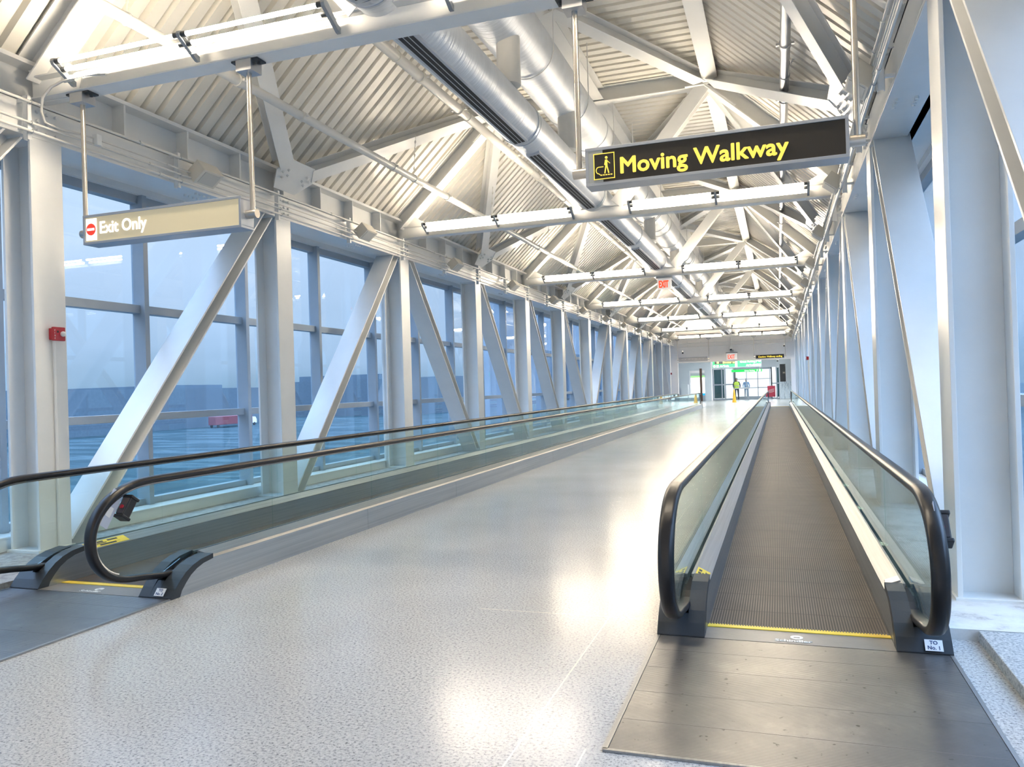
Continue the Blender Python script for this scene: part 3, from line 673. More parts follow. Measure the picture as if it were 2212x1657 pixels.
# ------------------------------------------------------------------ fire alarms
def alarm(x, y, z, s_, label, low):
    a = emp('fire_alarm', (x, y, z), label, 'fire alarm')
    mb = MB(); mb.box(*sorted((x, x+s_*.045)), y-.05, y+.05, z-.055, z+.055); build(mb, 'back_box', RED, a, bev=.006)
    mb = MB(); mb.box(*sorted((x+s_*.045, x+s_*.075)), y-.06, y+.07, z-.065, z+.065); hs = build(mb, 'housing', RED, a, bev=.006)
    mb = MB(); mb.ball((x+s_*.085, y+.035, z), .026, 12, 8); build(mb, 'strobe', WHT, hs)
    mb = MB(); mb.box(*sorted((x+s_*.075, x+s_*.077)), y-.025, y-.005, z+.01, z+.03); build(mb, 'speaker_hole', BLACK, hs)
    for i, ch in enumerate('FIRE'): text(ch, 'lettering', WHT, hs, (x+s_*.0765, y-.052 if s_ > 0 else y+.06, z+.025-.025*i), .022, X=(0, s_, 0), ext=.001)
    mb = MB(); mb.tube([(x+s_*.018, y-.01, z-.05), (x+s_*.018, y-.01, low)], .013, 8); build(mb, 'conduit', STEEL, a)
alarm(XL, YK(0)+.02, 2.09, 1, 'red fire alarm with clear strobe on the nearest left column', .08)
alarm(XL, YK(12), 2.10, 1, 'small red fire alarm on a far column of the left wall', .4)
alarm(XR, YK(6)+.6-.55, 2.17, -1, 'small red fire alarm with conduit on a right column mid-way down the bridge', .1)

# ------------------------------------------------------------------ moving walkways
YN0, YN1 = 4.50, 46.1            # newel cap fronts
def walkway(cx, hw, label, logo, cpl_lab, which):
    t = emp('moving_walkway', (cx, 25, 0), label, 'moving walkway')
    ix = .49
    yb0, yb1 = 4.73, YN1-.23
    mb = MB(); mb.box(cx-ix, cx+ix, yb0, yb1, .001, .006); build(mb, 'belt', BELT, t)
    for y0, y1, nm in ((yb0-.02, yb0+.025, 'n'), (yb1-.025, yb1+.02, 'f')):
        mb = MB(); mb.box(cx-ix, cx+ix, y0, y1, .001, .014)
        for i in range(66): 
            xx = cx-ix+.006+i*.0151
            if xx < cx+ix-.008:
                ya_, yb_ = (y1, y1+.02) if nm == 'n' else (y0-.02, y0)
                mb.box(xx, xx+.006, ya_, yb_, .004, .013)
        build(mb, 'comb_strip', YEL, t)
    for y0, y1 in ((YN0, yb0-.02), (yb1+.02, YN1)):
        mb = MB(); mb.box(cx-ix, cx+ix, y0, y1, .001, .010); build(mb, 'comb_plate', PLATE2, t)
    for y0, y1 in ((YN0-1.47, YN0-.005), (YN1+.005, YN1+1.45)):
        mb = MB(); mb.box(cx-hw+.02, cx+hw-.02, y0+.01, y1, .001, .009)
        pl = build(mb, 'landing_plate', PLATE, t)
        mb = MB(); mb.box(cx-hw, cx-hw+.018, y0, y1, .001, .011); mb.box(cx+hw-.018, cx+hw, y0, y1, .001, .011); mb.box(cx-hw, cx+hw, y0-.008, y0+.008, .001, .011); build(mb, 'plate_edging', SS, pl)
        mb = MB()
        for q in (.30, .62, .95, 1.22): mb.box(cx-hw+.02, cx+hw-.02, y0+q, y0+q+.004, .008, .0095)
        build(mb, 'plate_joints', PLATE2, pl)
    # maker's mark on the comb plate
    mb = MB(); yl = YN0+.115
    mb.tube([(cx, yl, .0100), (cx, yl, .0112)], .034, 20); mb.tube([(cx-.12, yl-.075, .010), (cx-.12, yl-.075, .0112)], .001, 4)
    lg = build(mb, 'maker_mark', WHT, t)
    mb = MB(); mb.obox((cx, yl-.004, .0114), ((1, 0, 0), (0, 1, 0), (0, 0, 1)), (.016, .008, .0004)); build(mb, 'mark_cutout', PLATE2, lg)
    text('Schindler', 'lettering', WHT, t, (cx-.115, yl-.085, .0118), .052, X=(1, 0, 0), Z=(0, 1, 0), bold=.0015, ext=.0006)
    gp = .617
    for s_ in (-1, 1):
        def X(a): return cx+a*s_
        # inner skirt + inner deck + outer deck + outer skirt as separate parts
        def pr(pts, y0, y1, nm, m, **k):
            mb = MB(); mb.prism([(X(a), z) for a, z in pts], 'Y', y0, y1); return build(mb, nm, m, t, **k)
        y0, y1 = YN0+.45, YN1-.45
        pr([(ix+.003, .0), (ix+.012, .0), (ix+.012, .20), (ix+.003, .20)], YN0+.23, YN1-.23, 'skirt_panel', SSK)
        pr([(ix+.003, .20), (ix+.003, .212), (gp-.030, .258), (gp-.018, .258), (gp-.018, .24), (ix+.02, .195)], y0, y1, 'inner_deck', SS)
        pr([(gp+.014, .238), (gp+.018, .262), (hw-.02, .232), (hw-.003, .215), (hw-.015, .21)], y0, y1, 'outer_deck', SS)
        ya_ = y0
        while ya_ < y1:
            yb_ = min(ya_+2.4, y1); pr([(hw-.014, .0), (hw-.003, .0), (hw-.003, .215), (hw-.014, .215)], ya_, yb_-.004, 'outer_skirt', SSK); ya_ = yb_
        # glass
        def arc_near():
            return [(4.50, .862), (4.36, .850), (4.22, .812), (4.10, .745), (4.015, .65), (3.975, .54), (3.985, .42), (4.035, .325), (4.12, .252), (4.24, .208), (4.40, .186), (4.60, .172)]
        near = arc_near(); far = [(YN0+YN1-a, b_) for a, b_ in near]
        jy = [5.93]
        while jy[-1]+1.8 < YN1-1.0: jy.append(jy[-1]+1.8)
        ed = [None]+jy+[None]
        for i in range(len(ed)-1):
            if i == 0: poly = [(jy[0]-.004, .862)]+near+[(4.78, .235), (jy[0]-.004, .235)]
            elif i == len(ed)-2: poly = ([(jy[-1]+.004, .862)]+far+[(YN0+YN1-4.78, .235), (jy[-1]+.004, .235)])[::-1]
            else: poly = [(jy[i-1]+.004, .235), (jy[i]-.004, .235), (jy[i]-.004, .862), (jy[i-1]+.004, .862)]
            mb = MB(); n_ = len(poly); xa, xb = sorted((X(gp-.006), X(gp+.006)))
            mb.prism(poly, 'X', xa, xb); build(mb, 'glass_panel', BGLASS, t)
        # handrail: rounded C section swept round both ends
        pr_ = [(-.040, -.012), (-.040, .008), (-.032, .020), (-.015, .026), (.015, .026), (.032, .020), (.040, .008), (.040, -.012), (.030, -.020), (-.030, -.020)]
        path = [(X(gp), a, b_) for a, b_ in ([(4.74, .150), (4.58, .158)]+[(a, b_) for a, b_ in near[::-1][1:]])]
        # smooth the near bend with a Catmull-Rom pass
        def smooth(P):
            P = [Vector(p) for p in P]; out = []
            for i in range(len(P)-1):
                p0, p1, p2, p3 = P[max(i-1, 0)], P[i], P[i+1], P[min(i+2, len(P)-1)]
                for q in range(4):
                    u = q/4; out.append(.5*((2*p1)+(p2-p0)*u+(2*p0-5*p1+4*p2-p3)*u*u+(3*p1-p0-3*p2+p3)*u*u*u))
            return out+[P[-1]]
        nearp = smooth(path)
        farp = [Vector((p.x, YN0+YN1-p.y, p.z)) for p in nearp][::-1]
        mid = [Vector((X(gp), y, .862)) for y in (8, 14, 20, 26, 32, 38, 42)]
        mb = MB(); mb.sweep(pr_, nearp+mid+farp, (1, 0, 0)); build(mb, 'handrail', RUB, t)
        pr2 = [(-.020, -.034), (.020, -.034), (.020, -.018), (-.020, -.018)]
        mb = MB(); mb.sweep(pr2, nearp[14:]+mid+farp[:-14], (1, 0, 0)); build(mb, 'handrail_guide', SSK, t)
        # newel caps
        for near_ in (True, False):
            def Yf(y): return y if near_ else YN0+YN1-y
            cv = [(4.50, .015), (4.545, .075), (4.60, .132), (4.66, .180), (4.73, .217), (4.82, .245), (4.95, .262)]
            iv = [(4.95, .222), (4.84, .205), (4.77, .180), (4.705, .142), (4.655, .095), (4.61, .045), (4.59, .0), (4.50, .0)]
            def P_(pts): return [(Yf(a), b_) for a, b_ in pts]
            k_ = .94
            nc = None
            for a0, a1, nm in ((ix-.001, gp-.034, 'newel_cap'), (gp+.034, hw+.001, 'outer_cap')):
                kk = 1 if nm == 'newel_cap' else k_
                mb = MB(); x0, x1 = sorted((X(a0), X(a1))); mb.prism(P_([(a, b_*kk) for a, b_ in cv+iv]), 'X', x0, x1)
                o = build(mb, nm, NEW, nc or t, bev=.003); nc = nc or o
                mb = MB(); x0, x1 = sorted((X(a0+(.003 if nm == 'newel_cap' else 0)), X(a1-(.003 if nm != 'newel_cap' else 0)))); mb.prism(P_([(a, b_*kk) for a, b_ in iv[:-1]]+[(4.95, .0)]), 'X', x0, x1)
                build(mb, 'side_panel', SSK, nc)
            mb = MB(); x0, x1 = sorted((X(gp-.034), X(gp+.034))); mb.prism(P_([(4.60, .0), (4.60, .10), (4.66, .12), (4.73, .135), (4.82, .19), (4.95, .235), (4.95, .0)]), 'X', x0, x1)
            build(mb, 'handrail_inlet', BLACK, nc)
            mb = MB(); x0, x1 = sorted((X(gp-.034), X(gp+.034))); mb.prism(P_([(4.50, 0), (4.50, .015), (4.545, .072), (4.59, .115), (4.60, .115), (4.60, 0)]), 'X', x0, x1); build(mb, 'front_plate', NEW, nc)
            mb = MB(); x0, x1 = sorted((X(ix+.001), X(hw-.0))); mb.box(x0, x1, *sorted((Yf(4.498), Yf(4.494))), 0.009, .014); build(mb, 'toe_seal', BLACK, nc)
    # yellow warning decal at the near end of the inner deck (belt side of the left balustrade)
    def ydecal(s_, ya_, yb_):
        def X(a): return cx+a*s_
        def zt(a): return .212+(a-(ix+.003))*(.258-.212)/(gp-.030-ix-.003)+.0015
        a0, a1 = ix+.012, gp-.040
        mb = MB(); mb.add([(X(a0), ya_, zt(a0)), (X(a1), ya_, zt(a1)), (X(a1), yb_, zt(a1)), (X(a0), yb_, zt(a0)), (X(a0), ya_, zt(a0)+.001), (X(a1), ya_, zt(a1)+.001), (X(a1), yb_, zt(a1)+.001), (X(a0), yb_, zt(a0)+.001)],
            [(0, 1, 2, 3), (4, 7, 6, 5), (0, 4, 5, 1), (1, 5, 6, 2), (2, 6, 7, 3), (3, 7, 4, 0)])
        dc = build(mb, 'warning_decal', YEL, t)
        mb = MB()
        for i, (f0, f1, g0, g1) in enumerate(((.1, .3, .3, .7), (.42, .56, .25, .5), (.62, .86, .2, .45), (.62, .86, .55, .8), (.3, .34, .2, .8))):
            a_, b_ = a0+(a1-a0)*f0, a0+(a1-a0)*f1; yy_, yz = ya_+(yb_-ya_)*g0, ya_+(yb_-ya_)*g1
            mb.add([(X(a_), yy_, zt(a_)+.0015), (X(b_), yy_, zt(b_)+.0015), (X(b_), yz, zt(b_)+.0015), (X(a_), yz, zt(a_)+.0015)], [(0, 1, 2, 3)])
        build(mb, 'pictograms', BLACK, dc)
    if which == 1:
        ydecal(-1, 4.97, 5.16)
        mb = MB(); mb.obox((cx+.545, 5.06, .246), ((1, 0, .38), (0, 1, 0), (-.38, 0, 1)), (.04, .055, .006)); build(mb, 'sensor_cover', ALU, t, bev=.003)
    else: ydecal(-1, 4.99, 5.42)
    # emergency stop box outside the newel glass
    xs = cx+(gp+.008)*1.0
    sbx = emp('stop_box', (0, 0, 0)); sbx.parent = t; sbx.location = (0, 0, 0); ORG[sbx.name] = ORG[t.name]
    yc_, zc_ = 4.21, .70; A = Vector((0, .58, .81)).normalized(); B = Vector((0, .81, -.58)).normalized()
    wd = .040 if which == 1 else .035
    mb = MB(); c = Vector((xs+wd, yc_+.03, zc_)); mb.obox(c, ((1, 0, 0), A, B), (wd, .075, .036)); hb = build(mb, 'housing', BLACK, sbx, bev=.012)
    for sg in (-1, 1):
        mb = MB(); mb.obox(c+A*.073*sg, ((1, 0, 0), A, B), (wd+.008, .011, .041)); build(mb, 'bumper', BLACK, sbx, bev=.006)
    mb = MB(); mb.obox(c-B*.037, ((1, 0, 0), A, B), (wd*.82, .058, .002)); build(mb, 'face_plate', mat('dark label plate', (.06, .055, .06), .3), sbx)
    mb = MB(); mb.tube([c-B*.038-A*.01, c-B*.046-A*.01], .014, 14); build(mb, 'stop_button', RED, sbx)
    mb = MB(); mb.obox((xs+.002, yc_-.075, zc_+.01), ((1, 0, 0), A, B), (.0015, .13, .05)); bk = build(mb, 'label_backing', mat('pale grey label', (.5, .55, .66), .4), sbx)
    mb = MB(); mb.obox((xs+.0045, yc_-.085, zc_-.01), ((1, 0, 0), A, B), (.001, .035, .022)); build(mb, 'barcode_sticker', WHT, bk)
    # "TO No." plate on the front of the right-hand newel
    xl = cx+(hw-.088) if which == 1 else cx+gp+.055
    slope = Vector((0, .045, .055)).normalized()
    cpos = Vector((xl, 4.5175, .047)); nrm_ = Vector((0, -slope.z, slope.y))
    mb = MB(); mb.obox(cpos+nrm_*.004, ((1, 0, 0), slope, nrm_), (.042, .030, .0015)); lb = build(mb, 'number_plate', WHT, t)
    BL = mat('dark blue ink', (.02, .05, .16), .5)
    text('TO', 'lettering', BL, lb, cpos+nrm_*.006+slope*.005, .027, X=(1, 0, 0), Z=slope, align='CENTER', bold=.0006, ext=.0005)
    text(cpl_lab, 'lettering', BL, lb, cpos+nrm_*.006-slope*.022, .027, X=(1, 0, 0), Z=slope, align='CENTER', bold=.0006, ext=.0005)
    return t
walkway(.053, .753, 'right moving walkway running away from the camera, its belt entrance wide open in front', True, 'No. 1', 1)
walkway(-4.94, .78, 'left moving walkway along the left window wall, seen from its side', True, 'No. 2', 2)

# ------------------------------------------------------------------ end wall and vestibule
mb = MB()
mb.box(-6.15-1.3, -6.15, YEND, YEND+.3, 0, 2.78); mb.box(.78, 2.0, YEND, YEND+.3, 0, 2.78); mb.box(-7.45, 2.0, YEND, YEND+.3, 2.78, 4.6)
mb.prism([(-7.2, 4.6), (-6.8, rz(-6.8)), (KXL, KZ+.02), (KXR, KZ+.02), (1.3, rz(-6.8)), (1.7, 4.6)], 'Y', YEND, YEND+.3)
build(mb, 'wall_end', WALLW, kind='structure')
mb = MB(); mb.box(-9, 2.4, YEND+.3, 80, 3.15, 3.3); build(mb, 'ceiling', WALLW, kind='structure')
mb = MB(); mb.box(-9.1, -9, YEND, 80, 0, 3.2); mb.box(-9, -7.4, YEND+.2, YEND+.3, 0, 3.2); build(mb, 'wall_left', GREYW, kind='structure')
mb = MB(); mb.box(1.0, 1.1, YEND+.3, 80, 1.45, 3.2); build(mb, 'wall_right', WALLW, kind='structure')
mb = MB(); mb.box(.98, 1.1, YEND+.3, 80, 0, 1.45); mb.box(.10, 1.0, 65.0, 65.2, 0, 1.42); build(mb, 'wall_right', MARB, kind='structure')
mb = MB(); mb.box(.10, 1.0, 65.0, 65.2, 1.42, 3.2); build(mb, 'wall_end', GREYW, kind='structure')
mb = MB(); mb.box(-9, -6.72, 64, 64.2, 0, 3.2); mb.box(-5.55, -5.05, 64, 64.2, 0, 3.2); mb.box(-6.72, -5.55, 64, 64.2, 2.45, 3.2); build(mb, 'wall_end', GREYW, kind='structure')
mb = MB(); mb.box(-9, 2.4, 64.2, 80, -.25, -.001); build(mb, 'floor', FLOOR, kind='structure')
# light box advertisement
a = emp('advertising_light_box', (-6.1, 64.6, .45), 'bright white advertising light box with green top and blue base, by the far doorway', 'light box')
mb = MB(); mb.box(-6.72, -5.35, 64.6, 64.75, .0, 2.25); build(mb, 'cabinet', GREYW, a)
mb = MB(); mb.box(-6.68, -5.4, 64.57, 64.6, .62, 1.88); build(mb, 'face', mat('lit white poster', (.9, .9, .9), .4, emit=(1, 1, 1), es=2.2), a)
mb = MB(); mb.box(-6.68, -5.4, 64.56, 64.57, 1.88, 2.02); build(mb, 'green_band', mat('lit green', (.2, .8, .2), .4, emit=(.35, .95, .25), es=1), a)
mb = MB(); mb.box(-6.68, -5.4, 64.56, 64.57, .45, .62); build(mb, 'blue_band', mat('lit blue', (.0, .3, .6), .4, emit=(.02, .38, .70), es=1), a)
mb = MB(); mb.box(-5.92, -5.74, 63.9, 64.0, 0, 2.6); build(mb, 'timber_post', mat('brown post', (.12, .07, .05), .5), label='narrow brown post in front of the bright advertising light box', cat='post')
mb = MB(); mb.box(-7.3, -6.75, 62.8, 63.6, 0, 1.35); cb = build(mb, 'grey_cabinet', GREYW, label='tall grey cabinet standing left of the advertising light box', cat='cabinet')
# entrance doors
YD = 66
dg_ = emp('door_1', (-2.5, YD, 0), kind='structure')
def dframe(xs, zs, x0, x1, z0, z1, y, nm='door_frame', t=.05, m=None):
    mb = MB()
    for x in xs: mb.box(x-t, x+t, y-.04, y+.04, z0, z1)
    for z, h in zs: mb.box(x0, x1, y-.035, y+.035, z, z+h)
    return build(mb, nm, m or FRAME, dg_)
DFR = painted('pale blue grey door frame', (.36, .42, .50), (.42, .48, .56), .4)
dframe([-5.05, -4.35, -4.1, -3.42, -3.32], [(0, .12), (1.2, .1), (2.55, .2)], -5.05, -3.3, 0, 2.8, YD, m=DFR)
dframe([-3.32, -2.42, -1.55, -.62, -.5], [(0, .25), (.9, .08), (1.62, .06), (2.42, .3)], -3.3, -.5, 0, 2.75, YD, t=.035, m=DFR)
dframe([-.5, -.12, .1], [(0, .12), (1.2, .1), (2.55, .2)], -.5, .12, 0, 2.8, YD, m=DFR)
mb = MB(); mb.box(-5.1, .12, YD-.1, YD+.1, 2.55, 3.2); build(mb, 'transom_panel', GREYW, dg_)
TEAL = mat('dark teal door leaf', (.03, .12, .14), .2)
mb = MB(); mb.box(-4.98, -4.18, YD+.05, YD+.08, .15, 2.5); mb.box(-.1, .08, YD+.05, YD+.08, .15, 2.5); build(mb, 'teal_leaf', TEAL, dg_)
mb = MB(); mb.box(-4.95, -.2, YD-.005, YD+.005, .1, 2.55); build(mb, 'pane', WGLASS, dg_)
# invented white room standing in for the bright outdoors beyond the doors
mb = MB(); mb.box(-9, 2.4, 79.9, 80, 0, 3.3); build(mb, 'wall_end', mat('stand-in bright wall', (.92, .93, .95), .6), kind='structure')
GLOWP = mat('added glow panel', (1, 1, 1), .5, emit=(.95, .98, 1), es=14)  # unseen glowing panels added to give the white glow behind the glass
for i in range(3):
    mb = MB(); mb.box(-5, .5, 68+i*4, 69+i*4, 3.10, 3.145); build(mb, 'added_light_panel', GLOWP, label=f'{("near", "middle", "far")[i]} long added light panel in the invented bright room beyond the doors', cat='light')
VES = mat('added vestibule glow panel', (1, 1, 1), .5, emit=(.88, .95, 1), es=34)  # unseen glowing panels added to brighten the vestibule walls
for i in range(2):
    mb = MB(); mb.box(-4.5, 0, 54.5+i*5, 55+i*5, 3.11, 3.145); build(mb, 'added_light_panel', VES, label=f'{("near", "far")[i]} added unseen light panel brightening the vestibule before the glass doors', cat='light')

# green direction signs
GRN = mat('lit green sign', (.02, .6, .08), .4, emit=(.02, .72, .10), es=1.0)
s3 = hang_sign('direction_sign', -4.30, -1.05, 2.46, 2.97, 56, .12, (-4.0, -1.3), 'wide green and black hanging sign reading Elevator to, AirTrain and Green Parking', GRN, beamz=3.15)
yf = 56-.06
mb = MB(); mb.box(-4.15, -2.78, yf-.002, yf+.008, 2.71, 2.945); build(mb, 'black_panel', BRN, s3)
mb = MB(); mb.box(-2.78, -2.62, yf-.003, yf+.008, 2.46, 2.97); build(mb, 'divider', CREAM, s3)
text('Elevator to:', 'lettering', SGY, s3, (-3.60, yf-.004, 2.76), .18, bold=.006); text('AirTrain', 'lettering', SGW, s3, (-3.80, yf-.002, 2.51), .18, bold=.006)
text('Green Parking', 'lettering', SGW, s3, (-2.45, yf-.002, 2.76), .17, bold=.005); text('AirTrain', 'lettering', SGW, s3, (-2.05, yf-.002, 2.51), .18, bold=.006)
text('P', 'lettering', SGW, s3, (-1.42, yf-.002, 2.74), .24, bold=.005)
mb = MB()
for x, z in ((-4.16, 2.575), (-1.17, 2.85), (-1.17, 2.575), (-1.33, 2.575)): mb.tube([(x, yf-.004, z), (x, yf+.005, z)], .085, 20)
mb.box(-4.02, -3.87, yf-.004, yf+.005, 2.50, 2.65); mb.box(-1.60, -1.45, yf-.004, yf+.005, 2.50, 2.65)
sy_ = build(mb, 'symbols', SGW, s3)
mb = MB(); mb.box(-4.0, -3.86, yf-.006, yf-.002, 2.75, 2.9); build(mb, 'elevator_symbol', SGY, s3)
mb = MB()
for x, z, dx, dz in ((-4.16, 2.575, -1, 0), (-1.17, 2.85, 0, 1), (-1.17, 2.575, 1, 0)):
    a_, b_ = Vector((x-dx*.05, yf-.006, z-dz*.05)), Vector((x+dx*.05, yf-.006, z+dz*.05)); mb.bar(a_, b_, .012, .012, (0, 1, 0)) if dz else mb.bar(a_, b_, .012, .012)
    for sg in (-1, 1): mb.bar(b_, b_-Vector((dx, 0, dz))*.04+Vector((dz, 0, dx))*.04*sg, .012, .012, (0, 1, 0))
mb.bar((-3.80, yf-.006, 2.74), (-3.66, yf-.006, 2.91), .02, .02, (0, 1, 0))
build(mb, 'arrows', BRN, s3)
s4 = hang_sign('direction_sign', -3.15, -1.05, 2.13, 2.33, 58, .1, (-3.0, -1.2), 'smaller green hanging sign reading Green Parking above the far glass doors', GRN, beamz=3.15)
text('Green Parking', 'lettering', SGW, s4, (-2.25, 57.945, 2.18), .12, bold=.004); text('P', 'lettering', SGW, s4, (-1.42, 57.945, 2.17), .16, bold=.004)
mb = MB(); mb.tube([(-1.2, 57.94, 2.23), (-1.2, 57.955, 2.23)], .075, 20); build(mb, 'arrow_disc', SGW, s4)
# signs on the last truss
yl = YK(12)-.08
s5 = hang_sign('caution_sign', -1.28, .40, 2.83, 3.08, yl, .12, (-1.36, .47), 'black hanging sign at the far end reading Caution: Walkway ending in yellow', BRN)
text('Caution: Walkway ending', 'lettering', SGY, s5, (-1.12, yl-.062, 2.90), .145, bold=.005, sx=.93)
GRS = mat('plain grey sign back', (.42, .42, .43), .5)
s6 = hang_sign('blank_sign', -5.95, -4.16, 2.83, 3.1, yl, .12, (-6.02, -4.08), 'plain grey hanging sign at the far end of the left walkway', GRS)
mb = MB()
for i in range(8): mb.tube([(-5.75+.22*i, yl-.062, 2.97), (-5.75+.22*i, yl-.05, 2.97)], .015, 8)
build(mb, 'rivets', WHT, s6)
# cameras on the end wall
def cctv(x, y, z, label, sgn):
    c = emp('security_camera', (x, y, z), label, 'camera')
    mb = MB(); mb.tube([(x, y+.35, z+.1), (x, y+.1, z+.1), (x, y, z+.03)], .03, 10); build(mb, 'arm', STEEL, c)
    mb = MB(); mb.tube([(x, y+.05, z), (x+.05*sgn, y-.28, z-.03)], .07, 14); build(mb, 'body', WHT, c)
    mb = MB(); mb.tube([(x+.05*sgn, y-.28, z-.03), (x+.052*sgn, y-.3, z-.032)], .055, 14); build(mb, 'lens', BLACK, c)
cctv(-5.75, 50.9, 3.42, 'white tubular security camera at the left end of the end wall', 1)
cctv(.45, 50.9, 3.60, 'white tubular security camera at the right end of the end wall', -1)
def dome(x, y, z, top, label):
    c = emp('dome_camera', (x, y, z), label, 'camera')
    mb = MB(); mb.tube([(x, y, z), (x, y, top)], .02, 8); mb.tube([(x, y, z), (x, y, z+.12)], .08, 14); build(mb, 'mount', STEEL, c)
    mb = MB(); mb.ball((x, y, z-.02), .07); build(mb, 'dome', BLACK, c)
dome(-2.78, 51.5, 3.55, 4.4, 'black dome camera on a stem above the far EXIT sign')
dome(-.0, 57, 2.85, 3.15, 'black dome camera under the ceiling beyond the caution sign')
# conduits across the end wall
for i, z in enumerate((3.78, 4.02)):
    mb = MB(); mb.tube([(-6.0, 51.5, z), (.8, 51.5, z+.02)], .018, 8)
    for q in range(8): mb.box(-5.5+q*.85, -5.47+q*.85, 51.48, 51.6, z-.03, z+.12)
    build(mb, 'electrical_conduit', STEEL, label=f'{("lower", "upper")[i]} cream conduit running across the white end wall', cat='conduit')
mb = MB(); mb.box(-2.84, -2.62, 51.5, 51.6, 3.36, 3.5); build(mb, 'wall_box', GREYP, label='small square grey box on the end wall above the far EXIT sign', cat='box')
b_ = emp('information_board', (.35, 63.9, 1.37), 'tall black panel with a pale letter H on the far right wall', 'board')
mb = MB(); mb.box(.14, .56, 63.8, 63.9, 1.36, 2.72); build(mb, 'panel', BLACK, b_)
text('H', 'lettering', mat('pale gold letter', (.6, .5, .4), .4), b_, (.36, 63.79, 1.98), .22)
# red board on stand
rb = emp('red_notice_board', (-.50, 61, 0), 'dark red notice board on legs beside the far glass doors', 'board')
mb = MB(); mb.box(-.77, -.22, 60.96, 61.02, .26, 1.08); bd = build(mb, 'board', mat('dark red board', (.22, .01, .03), .4), rb)
for i in range(3):
    mb = MB(); mb.obox((-.5, 60.955, .80-.09*i), ((1, 0, .25), (0, 1, 0), (-.25, 0, 1)), (.2, .002, .012)); build(mb, 'text_line', GREYP, bd)
for x in (-.7, -.3):
    mb = MB(); mb.tube([(x, 61, 0.02), (x, 61, .27)], .015, 8); mb.box(x-.015, x+.015, 60.85, 61.15, 0.001, .025); build(mb, 'leg', ALU, rb)
# yellow wet-floor cone
cn = emp('wet_floor_cone', (-2.98, 57.5, 0), 'tall yellow wet-floor cone standing on the floor before the doors', 'cone')
OR = mat('amber plastic', (.75, .40, .03), .4)
mb = MB(); mb.tube([(-2.98, 57.5, .04), (-2.98, 57.5, .35), (-2.98, 57.5, .88), (-2.98, 57.5, .93)], [.13, .10, .045, .03], 16); build(mb, 'cone_body', OR, cn)
mb = MB(); mb.box(-3.14, -2.82, 57.34, 57.66, 0.001, .04); build(mb, 'base', OR, cn, bev=.01)
text('CAUTION', 'lettering', BLACK, cn, (-3.0, 57.39, .45), .06, X=(0, 0, 1), Z=(-1, 0, 0), bold=.001)
# stanchion and barrier at the doors
sb = emp('barrier_rail', (-2.9, 64.5, 0), 'low metal barrier rail in front of the glass doors', 'barrier')
mb = MB(); mb.tube([(-3.3, 64.5, .92), (-2.25, 64.5, .92)], .03, 8); build(mb, 'rail', ALU, sb)
for x in (-3.3, -2.25): mb = MB(); mb.tube([(x, 64.5, .0), (x, 64.5, 1.1 if x > -3 else .95)], .04, 10); build(mb, 'post', DFR, sb)

